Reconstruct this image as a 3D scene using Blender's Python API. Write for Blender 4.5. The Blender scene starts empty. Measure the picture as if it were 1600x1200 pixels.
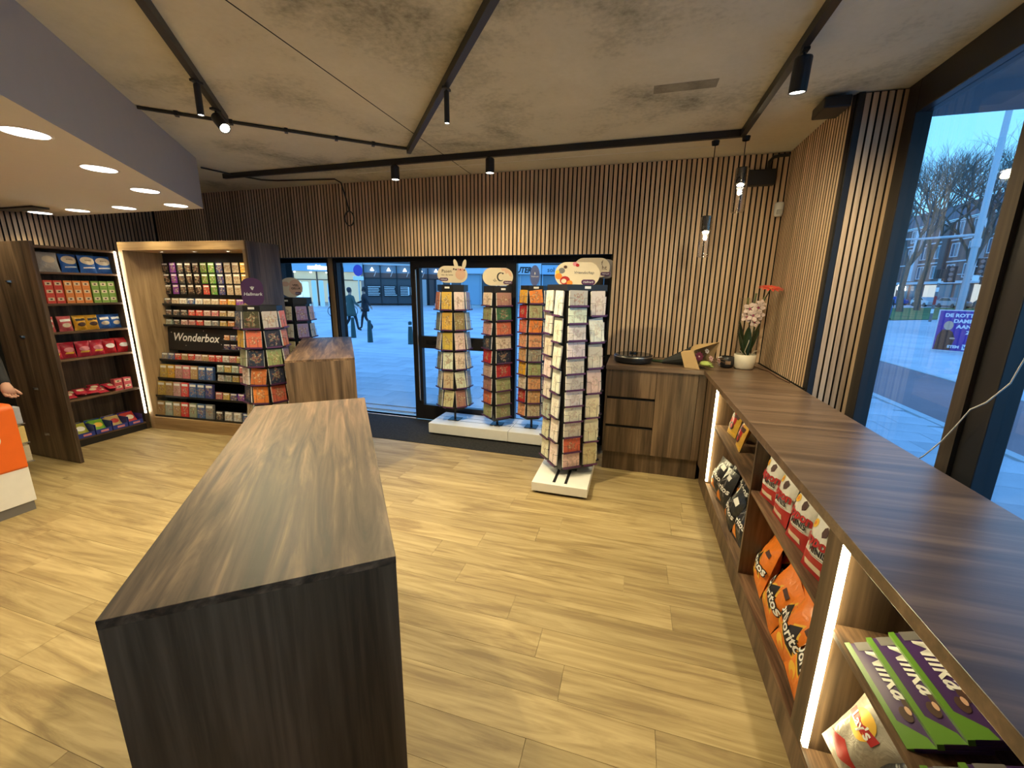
import bpy, math, random
from mathutils import Matrix, Vector

# ------------------------------------------------------------------ camera, sky, exposure
SC = bpy.context.scene
COL = SC.collection
PI = math.pi


def rad(a):
    return a * PI / 180.0


def camera():
    pitch, roll, yaw, h = rad(12.89), rad(0.72), rad(16.3), 1.7
    fwd = Vector((0, math.cos(pitch), -math.sin(pitch)))
    right = Vector((1, 0, 0))
    up = right.cross(fwd)
    r2 = math.cos(roll) * right + math.sin(roll) * up
    u2 = -math.sin(roll) * right + math.cos(roll) * up
    z = Matrix.Rotation(yaw, 3, 'Z')
    r2, u2, f2 = z @ r2, z @ u2, z @ fwd
    m = Matrix((r2, u2, -f2)).transposed().to_4x4()
    m.translation = (0, 0, h)
    cd = bpy.data.cameras.new('camera')
    cd.sensor_fit = 'HORIZONTAL'
    cd.sensor_width = 36.0
    cd.lens = 641.3 / 1600.0 * 36.0
    cd.clip_start = 0.02
    cd.clip_end = 400
    co = bpy.data.objects.new('camera', cd)
    co.matrix_world = m
    COL.objects.link(co)
    SC.camera = co


camera()

SKY_STRENGTH = 1.5
w = bpy.data.worlds.new('dusk_sky')
SC.world = w
w.use_nodes = True
nt = w.node_tree
nt.nodes.clear()
wo = nt.nodes.new('ShaderNodeOutputWorld')
bg = nt.nodes.new('ShaderNodeBackground')
tc = nt.nodes.new('ShaderNodeTexCoord')
sp = nt.nodes.new('ShaderNodeSeparateXYZ')
rp = nt.nodes.new('ShaderNodeValToRGB')
rp.color_ramp.elements[0].position = 0.0
rp.color_ramp.elements[0].color = (0.22, 0.62, 0.95, 1)
rp.color_ramp.elements[1].position = 0.7
rp.color_ramp.elements[1].color = (0.14, 0.40, 0.95, 1)
nt.links.new(tc.outputs['Generated'], sp.inputs[0])
nt.links.new(sp.outputs['Z'], rp.inputs[0])
nt.links.new(rp.outputs[0], bg.inputs['Color'])
bg.inputs['Strength'].default_value = SKY_STRENGTH
nt.links.new(bg.outputs[0], wo.inputs[0])

SC.view_settings.view_transform = 'Standard'
SC.view_settings.look = 'None'
SC.view_settings.gamma = 1.0
SC.view_settings.use_curve_mapping = False
SC.view_settings.exposure = 0.6

LAMP = (1.0, 0.84, 0.50)          # warm white of the shop lamps
K_DOWN, K_TRACK, K_LED = 19.0, 112.0, 22.0

# ------------------------------------------------------------------ helpers
RND = random.Random(11)


class MB:
    """collects faces, then links them as ONE mesh object"""

    def __init__(s):
        s.v, s.f, s.m = [], [], []

    def add(s, vs, fs, mat=0, M=None):
        o = len(s.v)
        if M is not None:
            vs = [M @ Vector(p) for p in vs]
        s.v += [tuple(p) for p in vs]
        s.f += [tuple(i + o for i in f) for f in fs]
        s.m += [mat] * len(fs)
        return s

    def box(s, x0, x1, y0, y1, z0, z1, mat=0, M=None):
        vs = [(x0, y0, z0), (x1, y0, z0), (x1, y1, z0), (x0, y1, z0), (x0, y0, z1), (x1, y0, z1), (x1, y1, z1), (x0, y1, z1)]
        fs = [(3, 2, 1, 0), (4, 5, 6, 7), (0, 1, 5, 4), (1, 2, 6, 5), (2, 3, 7, 6), (3, 0, 4, 7)]
        return s.add(vs, fs, mat, M)

    def tube(s, pts, r, n=6, mat=0, caps=True, M=None):
        pts = [Vector(p) for p in pts]
        k = len(pts)
        rr = r if isinstance(r, (list, tuple)) else [r] * k
        vs, fs = [], []
        prev = None
        for i in range(k):
            d = (pts[min(i + 1, k - 1)] - pts[max(i - 1, 0)])
            d = d.normalized() if d.length > 1e-9 else Vector((0, 0, 1))
            if prev is None:
                a = d.cross(Vector((0, 0, 1)))
                if a.length < 1e-3:
                    a = d.cross(Vector((1, 0, 0)))
            else:
                a = prev - d * prev.dot(d)
            a.normalize()
            prev = a
            b = d.cross(a)
            for j in range(n):
                t = 2 * PI * j / n
                vs.append(pts[i] + (a * math.cos(t) + b * math.sin(t)) * rr[i])
        for i in range(k - 1):
            for j in range(n):
                q = (j + 1) % n
                fs.append((i * n + j, i * n + q, (i + 1) * n + q, (i + 1) * n + j))
        if caps:
            fs.append(tuple(reversed(range(n))))
            fs.append(tuple((k - 1) * n + j for j in range(n)))
        return s.add(vs, fs, mat, M)

    def cyl(s, p0, p1, r0, r1=None, n=16, mat=0, M=None):
        return s.tube([p0, p1], [r0, r0 if r1 is None else r1], n, mat, True, M)

    def lathe(s, prof, n=24, c=(0, 0), mat=0, M=None):
        vs, fs = [], []
        for r, z in prof:
            for j in range(n):
                t = 2 * PI * j / n
                vs.append((c[0] + r * math.cos(t), c[1] + r * math.sin(t), z))
        for i in range(len(prof) - 1):
            for j in range(n):
                q = (j + 1) % n
                fs.append((i * n + j, i * n + q, (i + 1) * n + q, (i + 1) * n + j))
        return s.add(vs, fs, mat, M)

    def prism(s, poly, y0, y1, mat=0, M=None):
        """polygon in x,z (counter-clockwise seen from -y) pushed from y0 to y1"""
        n = len(poly)
        vs = [(x, y0, z) for x, z in poly] + [(x, y1, z) for x, z in poly]
        fs = [tuple(range(n)), tuple(reversed(range(n, 2 * n)))]
        for i in range(n):
            j = (i + 1) % n
            fs.append((i, n + i, n + j, j))
        return s.add(vs, fs, mat, M)

    def mesh(s, name, mats, smooth=False):
        me = bpy.data.meshes.new(name)
        me.from_pydata(s.v, [], s.f)
        for m in (mats if isinstance(mats, (list, tuple)) else [mats]):
            me.materials.append(m)
        if max(s.m, default=0) > 0:
            me.polygons.foreach_set('material_index', s.m)
        if smooth:
            me.polygons.foreach_set('use_smooth', [True] * len(me.polygons))
        me.update()
        return me

    def build(s, name, mats, parent=None, smooth=False, bevel=0.0, loc=None, rot=None):
        return obj(name, s.mesh(name, mats, smooth), parent, loc, rot, bevel)


def obj(name, me, parent=None, loc=None, rot=None, bevel=0.0):
    o = bpy.data.objects.new(name, me)
    COL.objects.link(o)
    if parent is not None:
        o.parent = parent
    if loc is not None:
        o.location = loc
    if rot is not None:
        o.rotation_euler = rot
    if bevel > 0:
        b = o.modifiers.new('edge', 'BEVEL')
        b.width = bevel
        b.segments = 2
        b.limit_method = 'ANGLE'
    return o


def tag(o, label, cat, group=None, kind=None):
    o['label'] = label
    o['category'] = cat
    if group:
        o['group'] = group
    if kind:
        o['kind'] = kind
    return o


def struct(o):
    o['kind'] = 'structure'
    return o


def thing(name, label, cat, loc=(0, 0, 0), rotz=0.0, group=None):
    o = bpy.data.objects.new(name, None)
    o.empty_display_size = 0.1
    COL.objects.link(o)
    o.location = loc
    o.rotation_euler = (0, 0, rotz)
    return tag(o, label, cat, group)


def dup(root, loc=None, rot=None, label=None, group=None, parent=None):
    r = root.copy()
    COL.objects.link(r)
    if parent is not None:
        r.parent = parent
    if loc is not None:
        r.location = loc
    if rot is not None:
        r.rotation_euler = rot if isinstance(rot, (tuple, list)) else (0, 0, rot)
    if label:
        r['label'] = label
    if group:
        r['group'] = group
    for ch in list(root.children):
        c = ch.copy()
        COL.objects.link(c)
        c.parent = r
        for g in ch.children:
            d = g.copy()
            COL.objects.link(d)
            d.parent = c
    return r


_txt = {}


def text_geo(body, size, bold=0.0, shear=0.0, align='CENTER'):
    key = (body, size, bold, shear, align)
    if key not in _txt:
        cu = bpy.data.curves.new('lettering', 'FONT')
        cu.body = body
        cu.size = size
        cu.align_x = align
        cu.align_y = 'CENTER'
        cu.offset = bold
        cu.shear = shear
        cu.resolution_u = 2
        o = bpy.data.objects.new('lettering', cu)
        COL.objects.link(o)
        dg = bpy.context.evaluated_depsgraph_get()
        me = bpy.data.meshes.new_from_object(o.evaluated_get(dg))
        _txt[key] = ([tuple(v.co) for v in me.vertices], [tuple(p.vertices) for p in me.polygons])
        bpy.data.objects.remove(o)
        bpy.data.curves.remove(cu)
        bpy.data.meshes.remove(me)
    return _txt[key]


def lettering(body, size, mat, parent, at=(0, 0, 0), bold=0.0, shear=0.0, surf=None, align='CENTER', rot=0.0, name='lettering', sx=1.0):
    """flat print standing in the local x,z plane, facing -y; surf(x,z) gives y"""
    vs, fs = text_geo(body, size, bold, shear, align)
    mb = MB()
    c, s = math.cos(rot), math.sin(rot)
    out = []
    for x, y, _ in vs:
        x *= sx
        px, pz = at[0] + x * c - y * s, at[2] + x * s + y * c
        out.append((px, (surf(px, pz) if surf else 0) + at[1], pz))
    mb.add(out, fs)
    return mb.build(name, mat, parent)


# ------------------------------------------------------------------ materials
def nmat(name):
    m = bpy.data.materials.new(name)
    m.use_nodes = True
    t = m.node_tree
    t.nodes.clear()
    out = t.nodes.new('ShaderNodeOutputMaterial')
    b = t.nodes.new('ShaderNodeBsdfPrincipled')
    t.links.new(b.outputs[0], out.inputs[0])
    return m, t, b


def _n(t, typ, **kw):
    n = t.nodes.new(typ)
    for k, v in kw.items():
        if k in n.inputs:
            n.inputs[k].default_value = v
        else:
            setattr(n, k, v)
    return n


def plain(name, col, rough=0.5, metal=0.0, emit=0.0, ecol=None, noise=0.06):
    """one colour with a faint procedural unevenness"""
    m, t, b = nmat(name)
    b.inputs['Roughness'].default_value = rough
    b.inputs['Metallic'].default_value = metal
    tcn = _n(t, 'ShaderNodeTexCoord')
    nz = _n(t, 'ShaderNodeTexNoise', Scale=14.0, Detail=3.0)
    t.links.new(tcn.outputs['Object'], nz.inputs['Vector'])
    mr = _n(t, 'ShaderNodeMapRange')
    mr.inputs['To Min'].default_value = 1 - noise
    mr.inputs['To Max'].default_value = 1 + noise
    t.links.new(nz.outputs['Fac'], mr.inputs['Value'])
    hs = _n(t, 'ShaderNodeHueSaturation')
    hs.inputs['Color'].default_value = (*col, 1)
    t.links.new(mr.outputs[0], hs.inputs['Value'])
    t.links.new(hs.outputs[0], b.inputs['Base Color'])
    if emit > 0:
        b.inputs['Emission Color'].default_value = (*(ecol or col), 1)
        b.inputs['Emission Strength'].default_value = emit
    return m


def wood(name, dark, mid, light, axis='z', rough=0.45, across=9.0, along=0.6, dist=0.8, tone=0.12, fine=70.0, bump=0.05, spec=0.5):
    """grain running along one local axis, each object with its own offset and tone"""
    m, t, b = nmat(name)
    b.inputs['Roughness'].default_value = rough
    b.inputs['Specular IOR Level'].default_value = spec
    tcn = _n(t, 'ShaderNodeTexCoord')
    oi = _n(t, 'ShaderNodeObjectInfo')
    mul = _n(t, 'ShaderNodeVectorMath', operation='MULTIPLY_ADD')
    t.links.new(oi.outputs['Random'], mul.inputs[0])
    mul.inputs[1].default_value = (37.0, 23.0, 51.0)
    t.links.new(tcn.outputs['Object'], mul.inputs[2])
    mp = _n(t, 'ShaderNodeMapping')
    i = 'xyz'.index(axis)
    sc = [across] * 3
    sc[i] = along
    mp.inputs['Scale'].default_value = sc
    t.links.new(mul.outputs[0], mp.inputs['Vector'])
    n1 = _n(t, 'ShaderNodeTexNoise', Scale=1.0, Detail=5.0, Roughness=0.62, Distortion=dist)
    t.links.new(mp.outputs[0], n1.inputs['Vector'])
    mp2 = _n(t, 'ShaderNodeMapping')
    sc2 = [fine] * 3
    sc2[i] = fine * 0.03
    mp2.inputs['Scale'].default_value = sc2
    t.links.new(mul.outputs[0], mp2.inputs['Vector'])
    n2 = _n(t, 'ShaderNodeTexNoise', Scale=1.0, Detail=2.0)
    t.links.new(mp2.outputs[0], n2.inputs['Vector'])
    mix = _n(t, 'ShaderNodeMath', operation='MULTIPLY_ADD')
    t.links.new(n2.outputs['Fac'], mix.inputs[0])
    mix.inputs[1].default_value = 0.28
    sub = _n(t, 'ShaderNodeMath', operation='SUBTRACT')
    t.links.new(n1.outputs['Fac'], sub.inputs[0])
    sub.inputs[1].default_value = 0.14
    t.links.new(sub.outputs[0], mix.inputs[2])
    rp_ = _n(t, 'ShaderNodeValToRGB')
    e = rp_.color_ramp.elements
    e[0].position, e[0].color = 0.34, (*dark, 1)
    e[1].position, e[1].color = 0.66, (*light, 1)
    k = e.new(0.5)
    k.color = (*mid, 1)
    t.links.new(mix.outputs[0], rp_.inputs[0])
    hs = _n(t, 'ShaderNodeHueSaturation')
    mr = _n(t, 'ShaderNodeMapRange')
    mr.inputs['To Min'].default_value = 1 - tone
    mr.inputs['To Max'].default_value = 1 + tone
    t.links.new(oi.outputs['Random'], mr.inputs['Value'])
    t.links.new(mr.outputs[0], hs.inputs['Value'])
    t.links.new(rp_.outputs[0], hs.inputs['Color'])
    t.links.new(hs.outputs[0], b.inputs['Base Color'])
    if bump:
        bp = _n(t, 'ShaderNodeBump')
        bp.inputs['Strength'].default_value = bump
        bp.inputs['Distance'].default_value = 0.004
        t.links.new(mix.outputs[0], bp.inputs['Height'])
        t.links.new(bp.outputs[0], b.inputs['Normal'])
    return m


def blotch(name, cols, scale=1.2, rough=0.9, fine=30.0, bump=0.15, stops=None, rnd=0.0):
    """uneven mineral surface: concrete, paving, plaster"""
    m, t, b = nmat(name)
    b.inputs['Roughness'].default_value = rough
    tcn = _n(t, 'ShaderNodeTexCoord')
    n1 = _n(t, 'ShaderNodeTexNoise', Scale=scale, Detail=7.0, Roughness=0.6, Distortion=0.4)
    n2 = _n(t, 'ShaderNodeTexNoise', Scale=fine, Detail=3.0)
    t.links.new(tcn.outputs['Object'], n1.inputs['Vector'])
    t.links.new(tcn.outputs['Object'], n2.inputs['Vector'])
    mix = _n(t, 'ShaderNodeMath', operation='MULTIPLY_ADD')
    t.links.new(n2.outputs['Fac'], mix.inputs[0])
    mix.inputs[1].default_value = 0.2
    t.links.new(n1.outputs['Fac'], mix.inputs[2])
    rp_ = _n(t, 'ShaderNodeValToRGB')
    e = rp_.color_ramp.elements
    stops = stops or [0.4 + 0.35 * i / (len(cols) - 1) for i in range(len(cols))]
    e[0].position, e[0].color = stops[0], (*cols[0], 1)
    e[1].position, e[1].color = stops[-1], (*cols[-1], 1)
    for p, c in zip(stops[1:-1], cols[1:-1]):
        k = e.new(p)
        k.color = (*c, 1)
    t.links.new(mix.outputs[0], rp_.inputs[0])
    src = rp_.outputs[0]
    if rnd:
        oi = _n(t, 'ShaderNodeObjectInfo')
        mr = _n(t, 'ShaderNodeMapRange')
        mr.inputs['To Min'].default_value = 1 - rnd
        mr.inputs['To Max'].default_value = 1 + rnd
        t.links.new(oi.outputs['Random'], mr.inputs['Value'])
        hs = _n(t, 'ShaderNodeHueSaturation')
        t.links.new(mr.outputs[0], hs.inputs['Value'])
        t.links.new(src, hs.inputs['Color'])
        src = hs.outputs[0]
    t.links.new(src, b.inputs['Base Color'])
    bp = _n(t, 'ShaderNodeBump')
    bp.inputs['Strength'].default_value = bump
    bp.inputs['Distance'].default_value = 0.01
    t.links.new(mix.outputs[0], bp.inputs['Height'])
    t.links.new(bp.outputs[0], b.inputs['Normal'])
    return m


def printed(name, rough=0.45, amount=1.0):
    """printed card: paper in the object's own colour with a motif in the middle"""
    m, t, b = nmat(name)
    b.inputs['Roughness'].default_value = rough
    oi = _n(t, 'ShaderNodeObjectInfo')
    tcn = _n(t, 'ShaderNodeTexCoord')
    off = _n(t, 'ShaderNodeVectorMath', operation='MULTIPLY_ADD')
    t.links.new(oi.outputs['Random'], off.inputs[0])
    off.inputs[1].default_value = (9.0, 0.0, 17.0)
    t.links.new(tcn.outputs['Object'], off.inputs[2])
    nz = _n(t, 'ShaderNodeTexNoise', Scale=38.0, Detail=3.0, Distortion=0.5)
    t.links.new(off.outputs[0], nz.inputs['Vector'])
    # distance from the middle of the card
    dv = _n(t, 'ShaderNodeVectorMath', operation='MULTIPLY')
    t.links.new(tcn.outputs['Object'], dv.inputs[0])
    dv.inputs[1].default_value = (17.0, 0.0, 14.0)
    ln = _n(t, 'ShaderNodeVectorMath', operation='LENGTH')
    t.links.new(dv.outputs[0], ln.inputs[0])
    a = _n(t, 'ShaderNodeMath', operation='MULTIPLY_ADD')
    t.links.new(ln.outputs['Value'], a.inputs[0])
    a.inputs[1].default_value = -0.22
    t.links.new(nz.outputs['Fac'], a.inputs[2])
    st = _n(t, 'ShaderNodeMapRange')
    st.inputs['From Min'].default_value = 0.34
    st.inputs['From Max'].default_value = 0.42
    st.inputs['To Max'].default_value = 0.62 * amount
    t.links.new(a.outputs[0], st.inputs['Value'])
    n2 = _n(t, 'ShaderNodeTexNoise', Scale=55.0, Detail=1.0)
    t.links.new(off.outputs[0], n2.inputs['Vector'])
    rp_ = _n(t, 'ShaderNodeValToRGB')
    e = rp_.color_ramp.elements
    e[0].position, e[0].color = 0.36, (0.20, 0.10, 0.07, 1)
    e[1].position, e[1].color = 0.66, (0.85, 0.72, 0.50, 1)
    for p, c in ((0.45, (0.50, 0.16, 0.12, 1)), (0.55, (0.24, 0.30, 0.16, 1))):
        k = e.new(p)
        k.color = c
    t.links.new(n2.outputs['Fac'], rp_.inputs[0])
    mx = _n(t, 'ShaderNodeMix', data_type='RGBA')
    t.links.new(st.outputs[0], mx.inputs[0])
    t.links.new(oi.outputs['Color'], mx.inputs[6])
    t.links.new(rp_.outputs[0], mx.inputs[7])
    t.links.new(mx.outputs[2], b.inputs['Base Color'])
    return m


def tinted(name, rough=0.4, crinkle=0.0):
    """surface in the object's own colour"""
    m, t, b = nmat(name)
    b.inputs['Roughness'].default_value = rough
    oi = _n(t, 'ShaderNodeObjectInfo')
    tcn = _n(t, 'ShaderNodeTexCoord')
    nz = _n(t, 'ShaderNodeTexNoise', Scale=26.0, Detail=3.0, Distortion=0.6)
    t.links.new(tcn.outputs['Object'], nz.inputs['Vector'])
    mr = _n(t, 'ShaderNodeMapRange')
    mr.inputs['To Min'].default_value = 0.8
    mr.inputs['To Max'].default_value = 1.2
    t.links.new(nz.outputs['Fac'], mr.inputs['Value'])
    hs = _n(t, 'ShaderNodeHueSaturation')
    t.links.new(mr.outputs[0], hs.inputs['Value'])
    t.links.new(oi.outputs['Color'], hs.inputs['Color'])
    t.links.new(hs.outputs[0], b.inputs['Base Color'])
    if crinkle:
        bp = _n(t, 'ShaderNodeBump')
        bp.inputs['Strength'].default_value = crinkle
        bp.inputs['Distance'].default_value = 0.02
        t.links.new(nz.outputs['Fac'], bp.inputs['Height'])
        t.links.new(bp.outputs[0], b.inputs['Normal'])
    return m


def glass(name, tint=(0.93, 0.97, 1.0), refl=0.10, rough=0.02):
    m = bpy.data.materials.new(name)
    m.use_nodes = True
    t = m.node_tree
    t.nodes.clear()
    out = _n(t, 'ShaderNodeOutputMaterial')
    tr = _n(t, 'ShaderNodeBsdfTransparent')
    tr.inputs[0].default_value = (*tint, 1)
    gl = _n(t, 'ShaderNodeBsdfGlossy')
    gl.inputs['Roughness'].default_value = rough
    lw = _n(t, 'ShaderNodeLayerWeight')
    lw.inputs['Blend'].default_value = 0.25
    mr = _n(t, 'ShaderNodeMapRange')
    mr.inputs['To Min'].default_value = refl * 0.35
    mr.inputs['To Max'].default_value = min(1.0, refl * 4)
    t.links.new(lw.outputs['Fresnel'], mr.inputs['Value'])
    mx = _n(t, 'ShaderNodeMixShader')
    t.links.new(mr.outputs[0], mx.inputs[0])
    t.links.new(tr.outputs[0], mx.inputs[1])
    t.links.new(gl.outputs[0], mx.inputs[2])
    t.links.new(mx.outputs[0], out.inputs[0])
    return m


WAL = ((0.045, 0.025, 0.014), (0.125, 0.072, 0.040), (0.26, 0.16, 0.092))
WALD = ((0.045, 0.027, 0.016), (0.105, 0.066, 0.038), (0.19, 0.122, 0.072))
M = {
    'walnut_x': wood('walnut_x', (0.075, 0.045, 0.028), (0.125, 0.077, 0.048), (0.20, 0.128, 0.08), axis='x', across=14, along=0.8, dist=0.4, rough=0.3, spec=0.85),
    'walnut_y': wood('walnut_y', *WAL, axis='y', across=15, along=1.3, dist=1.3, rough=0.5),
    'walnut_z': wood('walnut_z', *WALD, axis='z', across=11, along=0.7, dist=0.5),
    'oak_x': wood('oak_x', (0.34, 0.21, 0.095), (0.46, 0.30, 0.14), (0.56, 0.38, 0.19), axis='x', across=10, along=0.9),
    'oak_z': wood('oak_z', (0.26, 0.165, 0.08), (0.37, 0.245, 0.125), (0.46, 0.32, 0.17), axis='z', across=10, along=0.9),
    'plank': wood('plank', (0.235, 0.16, 0.066), (0.35, 0.255, 0.112), (0.45, 0.34, 0.165), axis='x', across=11, along=1.3, dist=1.2, tone=0.09, rough=0.56, bump=0.03),
    'slat': wood('slat', (0.47, 0.315, 0.19), (0.61, 0.425, 0.27), (0.70, 0.52, 0.345), axis='z', across=16, along=0.7, tone=0.14, rough=0.55),
    'slat_edge': wood('slat_edge', (0.03, 0.02, 0.014), (0.045, 0.03, 0.02), (0.06, 0.04, 0.028), axis='z', across=16, along=0.7, rough=0.8),
    'felt': plain('felt', (0.012, 0.011, 0.010), 0.95),
    'black': plain('black_metal', (0.014, 0.014, 0.015), 0.42),
    'blackgloss': plain('black_gloss', (0.012, 0.012, 0.013), 0.12),
    'frame': plain('frame_paint', (0.018, 0.016, 0.016), 0.38),
    'white': plain('white_laminate', (0.80, 0.78, 0.74), 0.4),
    'plaster': plain('white_plaster', (0.78, 0.76, 0.72), 0.85, noise=0.02),
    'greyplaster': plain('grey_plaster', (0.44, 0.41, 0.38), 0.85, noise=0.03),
    'grey': plain('grey_plinth', (0.16, 0.15, 0.14), 0.5),
    'steel': plain('brushed_steel', (0.55, 0.54, 0.52), 0.3, metal=1.0),
    'concrete': blotch('ceiling_concrete', [(0.22, 0.205, 0.15), (0.46, 0.435, 0.33), (0.64, 0.60, 0.47), (0.71, 0.67, 0.54)], scale=1.15, stops=[0.36, 0.46, 0.56, 0.74], fine=38, bump=0.12),
    'mat': blotch('entrance_mat', [(0.008, 0.008, 0.009), (0.028, 0.027, 0.028)], scale=40, rough=1.0, fine=220, bump=0.4),
    'glass': glass('window_glass', refl=0.055),
    'lampglass': glass('lamp_glass', (0.95, 0.95, 0.95), 0.16),
    'clear': glass('clear_sleeve', (0.96, 0.97, 0.96), 0.10, 0.08),
    'led': plain('led_strip', (1, 0.9, 0.6), 0.4, emit=K_LED, ecol=(1.0, 0.84, 0.46)),
    'ledw': plain('led_strip_white', (1, 0.95, 0.85), 0.4, emit=K_LED * 0.7, ecol=(1.0, 0.93, 0.76)),
    'lens': plain('lamp_lens', (1, 0.95, 0.85), 0.4, emit=12.0, ecol=(1.0, 0.93, 0.78)),
    'down': plain('downlight_lens', (1, 0.95, 0.9), 0.4, emit=5.0, ecol=(1.0, 0.96, 0.88)),
    'card': printed('printed_card'),
    'cardplain': printed('printed_card_light', amount=0.6),
    'paper': plain('paper_white', (0.74, 0.72, 0.68), 0.7),
    'foil': tinted('foil_bag', 0.28, 0.35),
    'box': tinted('carton', 0.45),
    'inkw': plain('ink_white', (0.85, 0.84, 0.80), 0.5),
    'inkk': plain('ink_black', (0.012, 0.010, 0.012), 0.5),
    'inkr': plain('ink_red', (0.42, 0.02, 0.02), 0.45),
    'inko': plain('ink_orange', (0.75, 0.24, 0.03), 0.45),
    'inky': plain('ink_yellow', (0.80, 0.48, 0.05), 0.45),
    'inkp': plain('ink_plum', (0.09, 0.025, 0.09), 0.45),
    'inkpink': plain('ink_pink', (0.68, 0.24, 0.28), 0.5),
    'inkblue': plain('ink_blue', (0.02, 0.06, 0.30), 0.45),
    'inkbrown': plain('ink_brown', (0.07, 0.03, 0.02), 0.5),
    'inkgrey': plain('ink_grey', (0.18, 0.17, 0.17), 0.5),
    'cream': plain('sign_cream', (0.72, 0.60, 0.42), 0.5),
    'peach': plain('sign_peach', (0.70, 0.42, 0.28), 0.5),
    'orange': plain('orange_panel', (0.80, 0.135, 0.012), 0.35),
}

# ------------------------------------------------------------------ the room
CEIL = 2.91
WT = 1.037            # worktop height
YW = 4.47             # face of the slats on the back wall
YG = 4.745            # shop-front glass
XW = 1.52             # side window glass
ISL = rad(38.3)       # the islands, the soffit and some tracks stand at this angle

fl = struct(MB().box(-6.9, 1.6, -2.7, 4.72, -0.12, -0.006).build('floor', M['plank']))
pm = MB().box(-0.6095, 0.6095, -0.0898, 0.0898, -0.006, 0.0).mesh('plank', M['plank'])
y = 2.306 - 0.181 * 12 + 0.0905
row = 0
while y < 4.65:
    x = -6.9 - RND.random() * 1.2
    while x < 1.0:
        if x + 1.22 > -6.8 and not (x > 0.75):
            obj('plank', pm, fl, (x + 0.61, y, 0))
        x += 1.2205
    y += 0.181
    row += 1
del row

ce = struct(MB().box(-6.9, 1.75, -2.7, 5.0, 3.02, 3.08).build('ceiling', M['concrete']))
for x0, x1 in ((-6.9, -1.804), (-1.796, 1.75)):
    MB().box(x0, x1, -2.7, 5.0, CEIL, 3.02).build('concrete_slab', M['concrete'], ce)

MB().box(-1.804, -1.796, -2.7, 5.0, CEIL - 0.0006, 3.02).build('joint_filler', M['felt'], ce)
MB().box(0.01, 0.37, 2.935, 3.045, CEIL - 0.001, CEIL).build('repair_patch', blotch('patch_mortar', [(0.20, 0.18, 0.13), (0.34, 0.31, 0.23)], scale=9, fine=60, bump=0.4), ce, rot=None)
MB().box(-3.0, 0.62, 4.16, 4.17, CEIL - 0.002, CEIL).build('plaster_seam', M['plaster'], ce)
# bulkhead over the service side, with downlights
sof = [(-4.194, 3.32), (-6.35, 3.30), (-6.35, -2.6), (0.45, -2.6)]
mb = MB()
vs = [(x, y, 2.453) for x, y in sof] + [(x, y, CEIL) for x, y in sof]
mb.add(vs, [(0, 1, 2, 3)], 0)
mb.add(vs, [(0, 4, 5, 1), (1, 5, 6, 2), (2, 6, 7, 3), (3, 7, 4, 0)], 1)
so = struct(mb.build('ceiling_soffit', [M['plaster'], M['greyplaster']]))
MB().box(-6.36, -5.75, 2.80, 2.93, 2.435, 2.452).build('vent_grille', M['black'], so)

# back wall: black felt backing with oak slats
wb = MB()
wb.box(-6.9, 1.6, YW + 0.018, 4.95, 2.075, CEIL)
wb.box(-0.27, 1.6, YW + 0.018, 4.95, 0, 2.075)
wb.box(-6.9, -4.75, YW + 0.018, 4.95, 0, 2.075)
wback = struct(wb.build('wall_back', M['felt']))
P = 0.0442


def slat_mesh(x0, x1, y0, y1, z1, face):
    """veneered face, dark edges"""
    mb = MB().box(x0, x1, y0, y1, 0, z1)
    mb.m = [0 if i == face else 1 for i in range(6)]
    return mb.mesh('slat', [M['slat'], M['slat_edge']])


s_short = slat_mesh(-0.0152, 0.0152, 0, 0.018, CEIL - 2.07 - 0.004, 2)
s_tall = slat_mesh(-0.0152, 0.0152, 0, 0.018, CEIL - WT - 0.006, 2)
k = 0
x = 1.18
while x > -6.56:
    if x > -0.275:
        obj('slat', s_tall, wback, (x, YW, WT + 0.002))
    else:
        obj('slat', s_short, wback, (x, YW, 2.07))
    x -= P
# left wall
wl = struct(MB().box(-6.9, -6.6, -2.7, 4.6, 0, CEIL).build('wall_left', M['felt']))
s_left = slat_mesh(0, 0.018, -0.0152, 0.0152, 1.1, 3)
y = 4.43
while y > 2.3:
    obj('slat', s_left, wl, (-6.6, y, CEIL - 1.104))
    y -= 0.045
# right return wall and the column panel beside the window
wr = struct(MB().box(1.22, 1.6, 3.353, YW + 0.02, 0, CEIL).build('wall_right', M['felt']))
s_ret = slat_mesh(0, 0.018, -0.0152, 0.0152, CEIL - WT - 0.006, 5)
y = 4.44
while y > 3.365:
    obj('slat', s_ret, wr, (1.202, y, WT + 0.002))
    y -= P
s_col = slat_mesh(-0.0140, 0.0140, 0, 0.018, CEIL - 0.5, 2)
for k in range(6):
    obj('slat', s_col, wr, (1.273 + 0.0392 * k, 3.335, 0.49))
MB().box(1.222, 1.2545, 3.333, 3.356, 0.5, CEIL - 0.003).build('corner_trim', M['frame'], wr)
wf = struct(MB().box(-6.9, 1.75, -2.8, -2.7, 0, CEIL).build('wall_front', M['greyplaster']))

# shop-front: frames and panes
def pane(name, x0, x1, z0, z1, fr, parent_struct=True, y=YG):
    """a glazed unit: black frame ring with one pane"""
    a, b, c, d = fr           # left, right, bottom, top frame widths
    mb = MB()
    mb.box(x0, x0 + a, y - 0.04, y + 0.04, z0, z1)
    mb.box(x1 - b, x1, y - 0.04, y + 0.04, z0, z1)
    mb.box(x0 + a, x1 - b, y - 0.04, y + 0.04, z1 - d, z1)
    if c > 0:
        mb.box(x0 + a, x1 - b, y - 0.04, y + 0.04, z0, z0 + c)
    o = struct(mb.build(name, M['frame'], bevel=0.003))
    MB().box(x0 + a, x1 - b, y - 0.004, y + 0.004, z0 + c, z1 - d).build('pane', M['glass'], o)
    return o

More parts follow.
